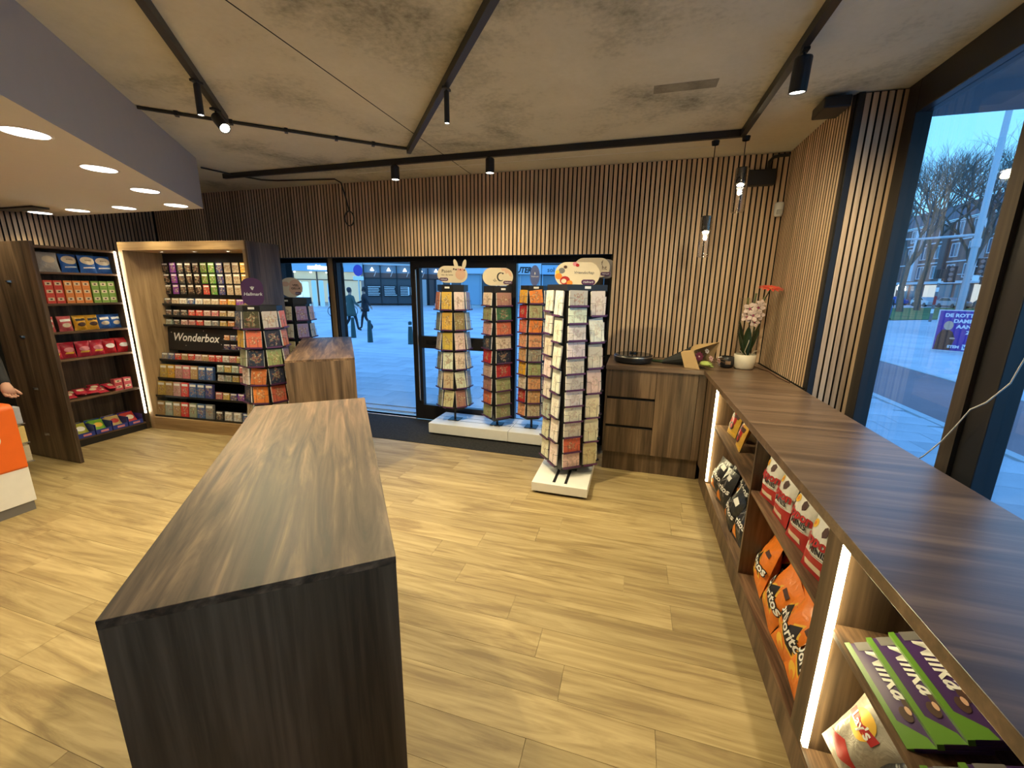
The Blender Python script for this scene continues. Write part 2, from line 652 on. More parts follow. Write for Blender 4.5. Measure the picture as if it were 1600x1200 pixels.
ZT = 2.075
pane('window_1', -4.75, -3.93, 0, ZT, (0.05, 0.02, 0.03, 0.055))
t1 = struct(MB().box(-3.93, -3.90, YG - 0.06, YG + 0.05, 0, ZT).box(-3.835, -3.81, YG - 0.06, YG + 0.05, 0, ZT).build('trim_1', M['frame']))
MB().box(-3.90, -3.835, YG - 0.07, YG + 0.05, 0, ZT).build('post_cover', M['oak_z'], t1)
w2 = pane('window_2', -3.81, -2.70, 0, ZT, (0.015, 0.012, 0.012, 0.055))
MB().box(-3.8, -2.71, YG - 0.05, YG + 0.06, 0.0, 0.012).build('threshold', M['white'], w2)
# the entrance door with its two panes and letter slot
d1 = MB()
d1.box(-2.70, -1.37, YG - 0.05, YG + 0.05, 2.03, ZT)
d1.box(-2.70, -2.59, YG - 0.035, YG + 0.035, 0.005, 2.03)
d1.box(-1.46, -1.37, YG - 0.035, YG + 0.035, 0.005, 2.03)
d1.box(-2.59, -1.46, YG - 0.035, YG + 0.035, 1.95, 2.03)
d1.box(-2.59, -1.46, YG - 0.035, YG + 0.035, 0.96, 1.115)
d1.box(-2.59, -1.46, YG - 0.035, YG + 0.035, 0.005, 0.205)
door = struct(d1.build('door_1', M['frame'], bevel=0.003))
MB().box(-2.59, -1.46, YG - 0.005, YG + 0.005, 1.115, 1.95).build('pane', M['glass'], door)
MB().box(-2.59, -1.46, YG - 0.005, YG + 0.005, 0.205, 0.96).build('pane', M['glass'], door)
MB().box(-2.52, -2.30, YG - 0.042, YG - 0.034, 1.015, 1.06).build('letter_slot', M['blackgloss'], door)
mb = MB()
mb.tube([(-2.62, YG - 0.03, 0.25), (-2.62, YG - 0.075, 0.27), (-2.62, YG - 0.075, 1.93), (-2.62, YG - 0.03, 1.95)], 0.009, 8)
mb.build('door_pull', M['steel'], door)
pane('window_3', -1.37, -0.27, 0, ZT, (0.03, 0.075, 0.05, 0.075))
# a glazed leaf standing open on the street side of the post
lf = struct(MB().box(0, 0.035, -0.02, 0.02, 0.02, 2.05).box(0.83, 0.87, -0.02, 0.02, 0.02, 2.05).box(0.035, 0.83, -0.02, 0.02, 2.0, 2.05).box(0.035, 0.83, -0.02, 0.02, 0.02, 0.12).build('door_2', M['frame']))
lf.location = (-3.80, 4.80, 0)
lf.rotation_euler = (0, 0, rad(127.4))
MB().box(0.035, 0.83, -0.004, 0.004, 0.12, 2.0).build('pane', M['glass'], lf)
MB().box(0.15, 0.6, -0.007, -0.005, 1.66, 1.92).build('sticker', M['inkp'], lf)
for k in range(5):
    MB().box(0.15, 0.6, -0.007, -0.005, 1.36 - 0.06 * k, 1.38 - 0.06 * k).build('opening_hours_line', M['inkw'], lf)
mt = MB().box(-4.70, -0.29, 3.905, YG - 0.05, 0.0, 0.004).build('entrance_mat', M['mat'])
tag(mt, 'black ribbed entrance mat lying along the glass shop-front', 'mat')

# side window wall: frames, panes, low wall
mb = MB()
mb.box(1.475, 1.56, 3.22, 3.353, 0.5, CEIL)
mb.box(1.475, 1.56, -2.7, 3.22, 2.73, CEIL)
mb.box(1.475, 1.56, -2.7, 3.22, 0.5, 0.56)
win = struct(mb.build('window_4', M['frame'], bevel=0.004))
for y0, y1 in ((2.17, 2.39), (0.62, 0.84), (-0.95, -0.73)):
    p_ = MB().box(1.475, 1.56, y0, y1, 0.56, 2.73).build('post', M['frame'], win, bevel=0.004)
    MB().box(1.455, 1.475, y0 + 0.12, y1 - 0.02, 0.56, 2.73).build('cover_strip', M['slat_edge'], p_)
for y0, y1 in ((2.39, 3.22), (0.84, 2.17), (-0.73, 0.62), (-2.7, -0.95)):
    MB().box(XW - 0.004, XW + 0.004, y0, y1, 0.56, 2.73).build('pane', M['glass'], win)
struct(MB().box(1.44, 1.6, -2.7, 3.353, 0, 0.5).build('wall_right_low', M['greyplaster']))
# the storey above overhangs the pavement
struct(MB().box(1.6, 2.95, -3.0, 3.95, 2.93, 3.4).build('ceiling_overhang', plain('overhang_render', (0.20, 0.20, 0.22), 0.8)))
struct(MB().box(-7.2, 1.75, 4.95, 5.15, 2.4, 4.2).box(1.6, 1.75, -3, 5.15, CEIL, 4.2).box(-7.2, -6.9, -2.8, 5.15, 0, 4.2).box(-7.2, 1.75, -3.0, -2.8, 0, 4.2).box(-7.2, 1.75, -3, 5.15, 3.5, 4.2).build('wall_outer', plain('outer_render', (0.2, 0.19, 0.19), 0.8)))

# ------------------------------------------------------------------ large furniture
def island(label, loc, w_, l_, h_, rz):
    t = thing('display_counter', label, 'counter', loc, rz, 'walnut block counters')
    th = 0.019
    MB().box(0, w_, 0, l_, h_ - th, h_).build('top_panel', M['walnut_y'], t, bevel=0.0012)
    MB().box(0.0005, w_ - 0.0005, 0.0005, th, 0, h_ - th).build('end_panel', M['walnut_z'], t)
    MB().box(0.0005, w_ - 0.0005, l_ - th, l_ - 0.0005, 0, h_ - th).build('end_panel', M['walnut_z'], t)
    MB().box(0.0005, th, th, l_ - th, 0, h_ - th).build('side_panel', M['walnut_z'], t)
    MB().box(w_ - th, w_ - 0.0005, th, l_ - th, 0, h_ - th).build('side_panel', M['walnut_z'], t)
    return t


ZI = 1.113
island('long walnut block counter standing free in the middle of the oak floor', (-0.884, 0.385, 0), 0.522, 1.48, ZI, ISL)
island('walnut block counter between the entrance glass and the round card rack with the plum sign', (-2.70, 2.634, 0.004), 0.535, 1.69, ZI, ISL)

# --- right-hand shelf counter under the side window
XF = 0.655
ct = thing('shelf_counter', 'long low walnut shelf counter with lit bays along the side window', 'counter', (XF, 0, 0))
Y0, Y1 = -1.4, 3.84
MB().box(0.022, 0.50, Y0, Y1, 0, 0.17).build('plinth', M['walnut_z'], ct)
MB().box(0, 0.52, Y0, Y1, 0.17, 0.19).build('bottom_board', M['walnut_y'], ct)
MB().box(0.505, 0.525, Y0, Y1, 0.19, 1.0).build('back_panel', M['walnut_z'], ct)
MB().box(0.0, 0.505, Y0, Y1, 0.985, 0.999).build('top_rail', M['walnut_y'], ct)
for a, b in ((3.40, 3.84), (2.262, 2.282), (1.335, 1.43), (0.30, 0.32), (-0.72, -0.64)):
    MB().box(0.0, 0.505, a, b, 0.19, 0.985).build('divider', M['walnut_z'], ct)
for a, b in ((2.282, 3.40), (1.43, 2.262), (0.32, 1.335), (-0.64, 0.30)):
    MB().box(0.004, 0.505, a, b, 0.672, 0.690).build('shelf', M['walnut_y'], ct)
for yy in (3.385, 1.320, -0.735):
    MB().box(-0.004, 0.010, yy - 0.009, yy + 0.011, 0.215, 0.985).build('led_strip', M['led'], ct)
wt = thing('worktop', 'long walnut worktop on the lit shelf counter beneath the side window', 'worktop', (0.623, 0, 0))
MB().box(0, 0.56, Y0, YW - 0.004, 1.0, WT).build('board', M['walnut_x'], wt, bevel=0.0015)
w2_ = thing('worktop', 'short walnut worktop over the drawer cabinet against the slatted wall', 'worktop', (-0.215, 3.83, 0))
MB().box(0, 0.836, 0, YW - 3.834, 1.0, WT).build('board', M['walnut_x'], w2_, bevel=0.0015)

# --- drawer cabinet in the corner
cb = thing('drawer_cabinet', 'walnut base cabinet with three drawers and one door beside the slatted wall', 'cabinet', (-0.21, 3.851, 0))
MB().box(0, 0.862, 0.02, 0.60, 0.187, 0.999).build('body', M['felt'], cb)
MB().box(0, 0.018, 0.0, 0.60, 0.187, 0.999).build('side_panel', M['walnut_z'], cb)
MB().box(0.01, 0.862, 0.03, 0.60, 0.0, 0.187).build('plinth', M['walnut_z'], cb)
for z0, z1 in ((0.742, 0.995), (0.468, 0.716), (0.192, 0.442)):
    d_ = MB().box(0.02, 0.445, 0, 0.02, z0, z1).build('drawer', M['walnut_z'], cb, bevel=0.001)
    MB().box(0.022, 0.443, 0.006, 0.0195, z1, z1 + 0.004).build('finger_grip', M['black'], d_)
MB().box(0.449, 0.795, 0, 0.02, 0.192, 0.995).build('door', M['walnut_z'], cb, bevel=0.001)
MB().box(0.799, 0.862, 0, 0.02, 0.192, 0.999).build('filler_panel', M['walnut_z'], cb)

# --- tall gift-card unit
GA = rad(4.5)
gu = thing('gift_card_unit', 'tall light oak display unit with black shelves full of gift cards', 'display unit', (-5.56, 3.34, 0), GA)
GW, GD, GH = 1.675, 0.46, 2.165
MB().box(0, 0.06, 0, GD, 0, GH - 0.088).build('side_panel', M['oak_z'], gu)
sp_ = MB().box(GW - 0.045, GW - 0.018, 0, GD, 0, GH - 0.088).build('side_panel', M['oak_z'], gu)
MB().box(GW - 0.018, GW, 0.012, GD, 0, GH).build('outer_cladding', M['walnut_z'], sp_)
MB().box(0, GW - 0.018, 0, GD, GH - 0.088, GH).build('canopy', M['oak_x'], gu, bevel=0.002)
MB().box(0.06, GW - 0.045, 0, GD, 0, 0.15).build('base', M['oak_x'], gu, bevel=0.002)
MB().box(0.06, GW - 0.045, GD - 0.03, GD, 0.15, GH - 0.088).build('back_panel', M['black'], gu)
for xx in (0.35, 0.80, 1.25):
    MB().lathe([(0.0, GH - 0.0895), (0.022, GH - 0.0895), (0.030, GH - 0.093), (0.034, GH - 0.088)], 16, (xx, 0.2)).build('downlight', M['steel'], gu)
    MB().lathe([(0.0, GH - 0.0905), (0.020, GH - 0.0905)], 12, (xx, 0.2)).build('downlight_lens', M['lens'], gu)

# --- left shelf unit
su = thing('snack_shelf_unit', 'tall dark walnut snack shelf with a white light strip on its edge', 'shelf', (-5.58, 2.45, 0))
SL = 0.885
SD = 0.34
MB().box(-SD - 0.02, -SD, 0, SL, 0, 2.07).build('back_panel', M['walnut_z'], su)
MB().box(-SD, 0, 0, 0.02, 0, 2.07).build('side_panel', M['walnut_z'], su)
MB().box(-SD, 0, SL - 0.035, SL, 0, 2.07).build('side_panel', M['walnut_z'], su)
MB().box(-SD, 0.0, 0.02, SL - 0.035, 2.045, 2.07).build('top_board', M['walnut_y'], su)
MB().box(-SD, -0.01, 0.02, SL - 0.035, 0.0, 0.075).build('plinth', M['black'], su)
SHZ = (0.095, 0.52, 0.945, 1.225, 1.51, 1.82)
for z in SHZ:
    MB().box(-SD, 0.0, 0.02, SL - 0.035, z - 0.02, z).build('shelf', M['walnut_y'], su)
MB().box(-0.002, 0.012, SL - 0.027, SL - 0.015, 0.2, 2.06).build('led_strip', M['ledw'], su)

# --- free-standing partition panel with hinge plates
pp = thing('partition_panel', 'dark wooden panel standing on edge with four metal hinge plates', 'panel', (-5.83, 2.385, 0))
MB().box(0, 0.77, 0, 0.03, 0.006, 2.066).build('board', M['walnut_z'], pp, bevel=0.001)
for z in (0.26, 0.72, 1.22, 1.72):
    h = MB().box(0.33, 0.40, -0.004, 0, z - 0.011, z + 0.011).box(0.36, 0.385, -0.018, -0.004, z - 0.008, z + 0.008)
    h.build('hinge_plate', M['steel'], pp, bevel=0.001)

# --- parcel counter at the left
pc = thing('parcel_counter', 'orange and white parcel service counter with a grey plinth', 'counter', (-4.33, 1.745, 0), rad(90))
# local: x along the counter away from its end (towards -Y is -x), front at y=0 faces the shop
MB().box(-1.7, -0.012, 0.012, 0.55, 0, 0.075).build('plinth', M['grey'], pc)
MB().box(-1.7, 0, 0, 0.56, 0.075, 0.80).build('body', M['white'], pc, bevel=0.004)
n = 10
prof = [(0.0, 0.345), (-0.006, 0.35)] + [(-0.012, 0.36)] + [(-0.012, 0.80)]
for i in range(n + 1):
    a = PI / 2 * i / n
    prof.append((-0.012 + 0.04 * (1 - math.cos(a)), 0.80 + 0.04 * math.sin(a)))
prof += [(0.45, 0.84), (0.45, 0.80), (0.0, 0.80)]
mb = MB()
poly = [(yy, zz) for yy, zz in prof]
vs = [(-1.7, yy, zz) for yy, zz in poly] + [(-0.004, yy, zz) for yy, zz in poly]
q = len(poly)
fs = [tuple(reversed(range(q))), tuple(range(q, 2 * q))] + [(i, (i + 1) % q, q + (i + 1) % q, q + i) for i in range(q)]
mb.add(vs, fs)
mb.build('orange_front', M['orange'], pc, bevel=0.006)
mb = MB()
pts = []
for i in range(25):
    a = -PI * 0.62 + PI * 1.24 * i / 24
    pts.append((-0.20 + 0.085 * math.cos(a), -0.0135, 0.60 + 0.062 * math.sin(a)))
mb.tube(pts, 0.011, 6)
for i, v in enumerate(mb.v):
    mb.v[i] = (v[0], -0.0125 + (v[1] + 0.0135) * 0.12, v[2])
mb.build('logo_stroke', M['inkw'], pc)
MB().box(-1.7, 0.0, 0.45, 0.56, 0.80, 0.83).build('service_ledge', M['white'], pc)

# --- white plinths that carry the card racks
def plinth(label, x0, x1, y0, y1, z1, slots):
    t = thing('display_plinth', label, 'plinth', ((x0 + x1) / 2, (y0 + y1) / 2, 0.0 if z1 < 0.12 else 0.004), 0, 'white rack plinths')
    hx, hy = (x1 - x0) / 2, (y1 - y0) / 2
    MB().box(-hx + 0.03, hx - 0.03, -hy + 0.03, hy - 0.03, 0.0, 0.022).build('foot_frame', M['black'], t)
    MB().box(-hx, hx, -hy, hy, 0.022, z1).build('top_box', M['white'], t, bevel=0.003)
    for a, b, c, d in slots:
        MB().box(a, b, c, d, z1 - 0.001, z1 + 0.0012).build('rail_slot', M['black'], t)
    return t


plinth('low white plinth with black rail slots under the tall white card tower', -0.74, -0.266, 3.165, 3.84, 0.10,
       [(-0.065, -0.040, -0.29, 0.25), (0.035, 0.060, -0.29, 0.25)])
plinth('low white plinth on the mat in front of the entrance door', -2.26, -1.274, 4.20, 4.68, 0.14,
       [(-0.48, 0.48, 0.06, 0.066), (-0.48, 0.48, -0.06, -0.054)])
plinth('low white plinth on the mat in front of the fixed pane by the slatted wall', -1.270, -0.30, 4.20, 4.68, 0.14,
       [(-0.48, 0.48, 0.06, 0.066), (-0.48, 0.48, -0.06, -0.054)])

# ------------------------------------------------------------------ card racks
PAL = {
    'cream': (0.66, 0.55, 0.36), 'yellow': (0.72, 0.46, 0.10), 'olive': (0.28, 0.24, 0.10), 'white': (0.84, 0.80, 0.72),
    'ivory': (0.76, 0.68, 0.54), 'pale pink': (0.62, 0.42, 0.38), 'dusty rose': (0.42, 0.20, 0.19), 'green': (0.05, 0.16, 0.08),
    'coral': (0.70, 0.17, 0.10), 'red': (0.50, 0.025, 0.03), 'navy': (0.015, 0.02, 0.045), 'pale green': (0.36, 0.40, 0.20),
    'orange': (0.80, 0.26, 0.05), 'peach': (0.75, 0.36, 0.18), 'mustard': (0.72, 0.38, 0.03), 'grey': (0.30, 0.28, 0.25),
    'slate blue': (0.03, 0.045, 0.085), 'dark green': (0.07, 0.075, 0.045), 'silver': (0.48, 0.46, 0.42), 'lilac': (0.32, 0.26, 0.40),
    'sage': (0.30, 0.32, 0.16), 'terracotta': (0.60, 0.17, 0.05), 'wine': (0.13, 0.015, 0.03), 'blush': (0.76, 0.60, 0.52),
}
ORD = ['top', 'second', 'third', 'fourth', 'fifth', 'sixth', 'seventh', 'eighth', 'ninth', 'tenth', 'lowest']
_cm, _pm = {}, {}


def card_mesh(w_, h_, deep, light):
    key = (w_, h_, deep, light)
    if key not in _cm:
        mb = MB()
        mb.box(-w_ / 2, w_ / 2, -0.0016, 0.0004, -h_ / 2, h_ / 2, 0)
        mb.box(-w_ / 2 - 0.002, w_ / 2 - 0.001, 0.001, deep, -h_ / 2, h_ / 2 - 0.004, 1)
        _cm[key] = mb.mesh('greeting_card', [M['cardplain' if light else 'card'], M['paper']])
    return _cm[key]


def pocket_mesh(w_, h_):
    key = (w_, h_)
    if key not in _pm:
        mb = MB()
        mb.box(-w_ / 2 - 0.004, w_ / 2 + 0.004, -0.030, 0.004, -0.010, -0.002)
        mb.box(-w_ / 2 - 0.004, w_ / 2 + 0.004, -0.032, -0.030, -0.010, 0.005, 1)
        for s in (-1, 1):
            mb.tube([(s * w_ * 0.27, -0.031, 0), (s * w_ * 0.27, -0.031, h_ * 0.5), (s * w_ * 0.5, -0.029, h_ * 0.5), (s * w_ * 0.5, 0, h_ * 0.5)], 0.0015, 4)
        _pm[key] = mb.mesh('card_pocket', [M['black'], M['inkp']])
    return _pm[key]


def pill(w_, h_, r, n=8, cx=0.0, cz=0.0):
    pts = []
    for k, (sx, sz) in enumerate(((1, -1), (1, 1), (-1, 1), (-1, -1))):
        for i in range(n + 1):
            a = -PI / 2 + k * PI / 2 + PI / 2 * i / n
            pts.append((cx + sx * (w_ / 2 - r) + r * math.cos(a), cz + sz * (h_ / 2 - r) + r * math.sin(a)))
    return pts


def oval(w_, h_, n=28, cx=0.0, cz=0.0):
    return [(cx + w_ / 2 * math.cos(2 * PI * i / n), cz + h_ / 2 * math.sin(2 * PI * i / n)) for i in range(n)]


def sign_part(rack, poly, mat, th, z, ang, off=(0, 0), name='header_sign'):
    """thin board standing on the rack, turned to face ang"""
    o = MB().prism(poly, 0, th).build(name, mat, rack)
    o.location = (off[0], off[1], z)
    o.rotation_euler = (0, 0, ang + PI / 2)
    return o


def decal(sign, poly, mat, y=-0.0012, name='print'):
    mb = MB()
    mb.add([(x, y, z) for x, z in poly], [tuple(range(len(poly)))])
    return mb.build(name, mat, sign)


def tag_pill(sign, x, z, w_=0.10, h_=0.036):
    decal(sign, pill(w_, h_, h_ / 2, 5, x, z), M['inkp'], -0.0015, 'maker_tag')
    lettering('Hallmark', h_ * 0.55, M['inkw'], sign, (x, -0.0025, z), shear=0.2)


def rack(label, short, base, columns, sides, ap, z0, z1, first, foot=0.07, hdr=0.07, group='card racks'):
    """columns: (face angle offset from the camera-facing direction, sideways offset, card w, card h, tilt, colour names)"""
    bx, by, bz = base
    face = math.atan2(-by, -bx)
    t = thing('card_rack', label, 'card rack', base, 0, group)
    MB().cyl((0, 0, 0.004), (0, 0, z1 - bz), 0.013, n=10).build('pole', M['black'], t)
    MB().box(-foot, foot, -foot, foot, 0.0008, 0.008).build('foot_plate', M['black'], t, bevel=0.001)
    a0 = face + rad(first)
    ring = [(math.cos(a0 + PI / sides + 2 * PI * k / sides) * ap / math.cos(PI / sides), math.sin(a0 + PI / sides + 2 * PI * k / sides) * ap / math.cos(PI / sides)) for k in range(sides)]

    def drum(za, zb, name, sc):
        mb = MB()
        vs = [(x * sc, y_ * sc, za) for x, y_ in ring] + [(x * sc, y_ * sc, zb) for x, y_ in ring]
        mb.add(vs, [tuple(reversed(range(sides))), tuple(range(sides, 2 * sides))] + [(i, (i + 1) % sides, sides + (i + 1) % sides, sides + i) for i in range(sides)])
        mb.build(name, M['black'], t)
    drum(z1 - bz, z1 - bz + hdr, 'header_drum', 1.02)
    drum(z0 - bz - 0.03, z1 - bz, 'core', 0.90)
    kt = MB().box(-0.028, 0.028, -0.002, 0, -0.010, 0.010).build('price_tag', M['inkw'], t)
    aa = a0
    kt.location = (math.cos(aa) * (ap * 1.02 + 0.002), math.sin(aa) * (ap * 1.02 + 0.002), z1 - bz + hdr * 0.55)
    kt.rotation_euler = (0, 0, aa + PI / 2)
    for off, lat, cw, ch, tilt, cols in columns:
        a = face + rad(off)
        nx, ny = math.cos(a), math.sin(a)
        rx, ry = -ny, nx
        n_ = len(cols)
        pitch = (z1 - z0) / n_
        for i, cn in enumerate(cols):
            zb = z1 - pitch * (i + 1) + 0.02
            lean = math.sin(rad(tilt)) * ch
            d = ap + 0.006 + lean
            px, py = bx + nx * d + rx * lat, by + ny * d + ry * lat
            p_ = obj('card_pocket', pocket_mesh(cw, ch), t, (px - bx, py - by, zb - bz), (-rad(tilt), 0, a + PI / 2))
            if cn is None:
                continue
            js = RND.uniform(-1.2, 1.2) if RND.random() < 0.85 else RND.uniform(-9, 9)
            fx = 0.012
            tz = rad(tilt)
            cz = zb + math.cos(tz) * ch / 2 + 0.001
            dd = d + fx - math.sin(tz) * ch / 2
            tall = 'upright' if ch > cw else 'wide'
            c = obj('greeting_card', card_mesh(cw - 0.004, ch, 0.011, cn in ('white', 'ivory', 'blush', 'cream') and 'tower' in short),
                    None, (bx + nx * dd + rx * lat, by + ny * dd + ry * lat, cz), (-tz, rad(js), a + PI / 2))
            c.color = (*[min(1, max(0, v * RND.uniform(0.9, 1.1))) for v in PAL[cn]], 1)
            tag(c, f'{cn} {tall} greeting card on the {ORD[min(i, 10)] if i < n_ - 1 else "lowest"} tier of the {short}', 'greeting card', 'cards on the ' + short)
    return t, face, z1 - bz + hdr


# rack with the rabbit sign
cols = [(-67.5, 0, 0.122, 0.196, 6, ['orange', 'sage', 'cream', 'pale green', 'ivory', 'pale green']),
        (-22.5, 0, 0.122, 0.196, 6, ['yellow', 'yellow', 'yellow', 'white', 'cream', 'cream']),
        (22.5, 0, 0.122, 0.196, 6, ['ivory', 'olive', 'blush', 'ivory', 'ivory', 'dusty rose']),
        (67.5, 0, 0.122, 0.196, 6, ['lilac', 'silver', 'silver', 'ivory', 'silver', 'sage'])]
t, fc, zh = rack('black revolving card rack with a rabbit-eared cream sign in front of the entrance door', 'rabbit-sign rack', (-2.02, 4.44, 0.144), cols, 8, 0.158, 0.33, 1.68, -22.5)
s = sign_part(t, pill(0.34, 0.185, 0.092), M['cream'], 0.004, zh + 0.115, fc)
decal(s, oval(0.115, 0.115, 24, 0.09, 0.0), M['peach'], name='egg_print')
for a, dx in ((0.30, 0.055), (-0.25, 0.12)):
    ear = [(dx + 0.022 * math.cos(2 * PI * i / 16) * math.cos(a) - (0.055 + 0.058 * math.sin(2 * PI * i / 16)) * math.sin(a),
            0.058 + 0.022 * math.cos(2 * PI * i / 16) * math.sin(a) + (0.055 + 0.058 * math.sin(2 * PI * i / 16)) * math.cos(a)) for i in range(16)]
    MB().prism(ear, -0.002, 0.003).build('rabbit_ear', M['cream'], s)
for k, (dx, dz) in enumerate(((0.04, 0.055), (0.065, 0.06), (0.09, 0.055), (0.115, 0.058), (0.135, 0.05), (0.015, 0.06))):
    decal(s, oval(0.02, 0.018, 10, dx, dz), M[('inkbrown', 'inkpink', 'inkr', 'inkpink', 'inkbrown', 'inkbrown')[k]], -0.003, 'blossom_print')
lettering('Pasen', 0.050, M['inkbrown'], s, (-0.065, -0.002, 0.035))
lettering('vier de lente', 0.026, M['inkbrown'], s, (-0.06, -0.002, -0.005))
tag_pill(s, -0.10, -0.055)

# rack with the bee sign: square tower of wide cards
cols = [(-59, 0, 0.185, 0.138, 4, ['blush', 'pale green', 'pale pink', 'slate blue', 'red', 'pale pink', 'dusty rose', 'coral', 'pale green']),
        (31, 0, 0.190, 0.138, 4, ['dusty rose', 'green', 'coral', 'ivory', 'navy', 'red', 'pale green', 'sage', 'sage'])]
t, fc, zh = rack('square black card tower with a bee on its cream sign', 'bee-sign rack', (-1.47, 4.42, 0.144), cols, 4, 0.112, 0.25, 1.67, 31)
s = sign_part(t, pill(0.335, 0.19, 0.095), M['cream'], 0.004, zh + 0.10, fc)
mb = MB()
arc = []
for i in range(25):
    a = rad(50) + rad(265) * i / 24
    r_o = 0.048
    wd = 0.004 + 0.014 * math.sin(PI * i / 24)
    arc.append((a, r_o, r_o - wd))
vs = [(0.03 + r_o * math.cos(a) * 0.85, -0.002, r_o * math.sin(a)) for a, r_o, _ in arc] + [(0.03 + ri * math.cos(a) * 0.85, -0.002, ri * math.sin(a)) for a, _, ri in arc]
mb.add(vs, [(i, i + 1, 25 + i + 1, 25 + i) for i in range(24)])
mb.build('bee_letter', M['inkk'], s)
decal(s, oval(0.018, 0.018, 10, 0.055, 0.036), M['inkk'], -0.002, 'bee_dot')
for k in range(2):
    MB().tube([(-0.035 - 0.014 * k, -0.002, -0.02 - 0.012 * k), (-0.028 - 0.014 * k, -0.002, -0.036 - 0.008 * k), (-0.012 - 0.014 * k, -0.002, -0.046 - 0.004 * k)], 0.0025, 4).build('bee_stripe', M['inkk'], s)
decal(s, [(0.03, 0.09), (0.05, 0.06), (0.07, 0.065), (0.09, 0.03), (0.11, 0.045), (0.13, 0.01), (0.155, 0.0), (0.15, 0.035), (0.125, 0.07), (0.09, 0.09)], M['peach'], name='blossom_print')
tag_pill(s, 0.11, -0.06)

# rack with the blue oval sign
cols = [(-52, 0, 0.135, 0.138, 3, ['mustard', 'red', 'coral', 'peach', 'peach', 'mustard', 'ivory', 'red', 'peach']),
        (8, 0, 0.140, 0.138, 3, ['orange', 'pale green', 'orange', 'peach', 'grey', 'pale green', 'peach', 'peach', 'cream']),
        (68, 0, 0.135, 0.138, 3, ['grey', 'mustard', 'silver', 'peach', 'coral', 'ivory', 'dusty rose', 'pale green', 'cream'])]
t, fc, zh = rack('six-sided black card rack with a blue oval sign beside the bee rack', 'oval-sign rack', (-1.06, 4.45, 0.144), cols, 6, 0.128, 0.30, 1.70, 8, hdr=0.05)
s = sign_part(t, oval(0.105, 0.215), plain('sign_blue', (0.10, 0.13, 0.32), 0.45), 0.004, zh + 0.105, fc)
lettering('Hallmark', 0.022, M['inkw'], s, (0, -0.002, -0.01), shear=0.2)
decal(s, oval(0.012, 0.03, 8, 0, 0.022), M['inkw'], name='crown_print')

# tall white card tower on its own plinth
W7 = ['white'] * 7
cols = [(29, -0.088, 0.165, 0.122, 3, ['silver', 'white', 'white', 'white', 'ivory', 'ivory', 'white', 'white', 'blush', 'coral', 'blush']),
        (29, 0.094, 0.132, 0.198, 3, ['blush', 'white', 'ivory', 'blush', 'ivory', 'ivory', 'cream']),
        (-61, 0.084, 0.142, 0.198, 3, W7),
        (-61, -0.094, 0.142, 0.172, 3, ['white', 'white', 'blush', 'white', 'white', 'silver', 'ivory', 'white']),
        (119, -0.085, 0.125, 0.160, 3, ['pale pink', 'grey', 'coral', 'ivory', 'dusty rose', 'ivory', 'silver'])]
t, fc, zh = rack('tall square tower of white greeting cards with a floral sign on a low white plinth', 'white card tower', (-0.489, 3.587, 0.10), cols, 4, 0.182, 0.175, 1.70, 29, foot=0.09, hdr=0.05)
s = sign_part(t, pill(0.375, 0.20, 0.098), M['cream'], 0.004, zh + 0.085, fc)
for k, (dx, dz, r_, c_) in enumerate(((-0.10, -0.05, 0.085, 'inkr'), (-0.155, -0.015, 0.06, 'inko'), (-0.13, 0.03, 0.055, 'inkgrey'), (-0.11, -0.055, 0.045, 'cream'), (-0.165, 0.02, 0.035, 'inky'),
                                   (-0.02, 0.085, 0.04, 'inkpink'), (0.0, 0.075, 0.03, 'inkr'), (-0.10, 0.06, 0.03, 'inkbrown'), (-0.06, -0.07, 0.05, 'inko'))):
    decal(s, oval(r_, r_ * 0.85, 12, dx, dz), M[c_], -0.0012 - 0.0003 * k, 'flower_print')
lettering('Vriendschap', 0.034, M['inkgrey'], s, (0.055, -0.002, 0.015), shear=0.25)
tag_pill(s, 0.095, -0.062, 0.115, 0.042)

# rack behind the white tower
cols = [(0, 0, 0.12, 0.165, 4, ['ivory', 'dusty rose', 'white', 'pale pink', 'silver', 'ivory']), (60, 0, 0.12, 0.165, 4, ['pale pink', 'silver', 'dusty rose', 'ivory', 'blush', 'ivory'])]
t, fc, zh = rack('six-sided black card rack half hidden behind the white card tower', 'rear six-sided rack', (-0.50, 4.42, 0.144), cols, 6, 0.145, 0.30, 1.76, 0)
s = sign_part(t, pill(0.36, 0.19, 0.094), M['cream'], 0.004, zh + 0.105, fc, (0.045, 0))
lettering('f', 0.06, M['inkbrown'], s, (0.10, -0.002, 0.045))
lettering('ht', 0.062, M['inkbrown'], s, (0.125, -0.002, -0.002))
tag_pill(s, 0.14, -0.062)
s = sign_part(t, pill(0.36, 0.19, 0.094), plain('sign_greige', (0.30, 0.25, 0.21), 0.5), 0.004, zh + 0.095, fc, (0.11, 0.05))

# round rack with the plum sign
cols = [(-67.5, 0, 0.134, 0.160, 5, ['slate blue', 'mustard', 'sage', 'ivory', 'navy', 'cream', 'ivory']),
        (-22.5, 0, 0.138, 0.160, 5, ['dark green', 'coral', 'slate blue', 'terracotta', 'orange', 'navy', 'cream']),
        (22.5, 0, 0.138, 0.160, 5, ['silver', 'navy', 'sage', 'slate blue', 'coral', 'ivory', 'wine']),
        (67.5, 0, 0.134, 0.160, 5, ['coral', 'terracotta', 'lilac', 'wine', 'navy', 'cream', 'ivory'])]
t, fc, zh = rack('round black card rack with an upright plum sign before the gift card unit', 'plum-sign rack', (-3.545, 3.235, 0.0), cols, 8, 0.178, 0.20, 1.475, -22.5, foot=0.11, hdr=0.05)
s = sign_part(t, pill(0.185, 0.27, 0.085), M['inkp'], 0.004, zh + 0.125, fc, (-0.03, -0.03))
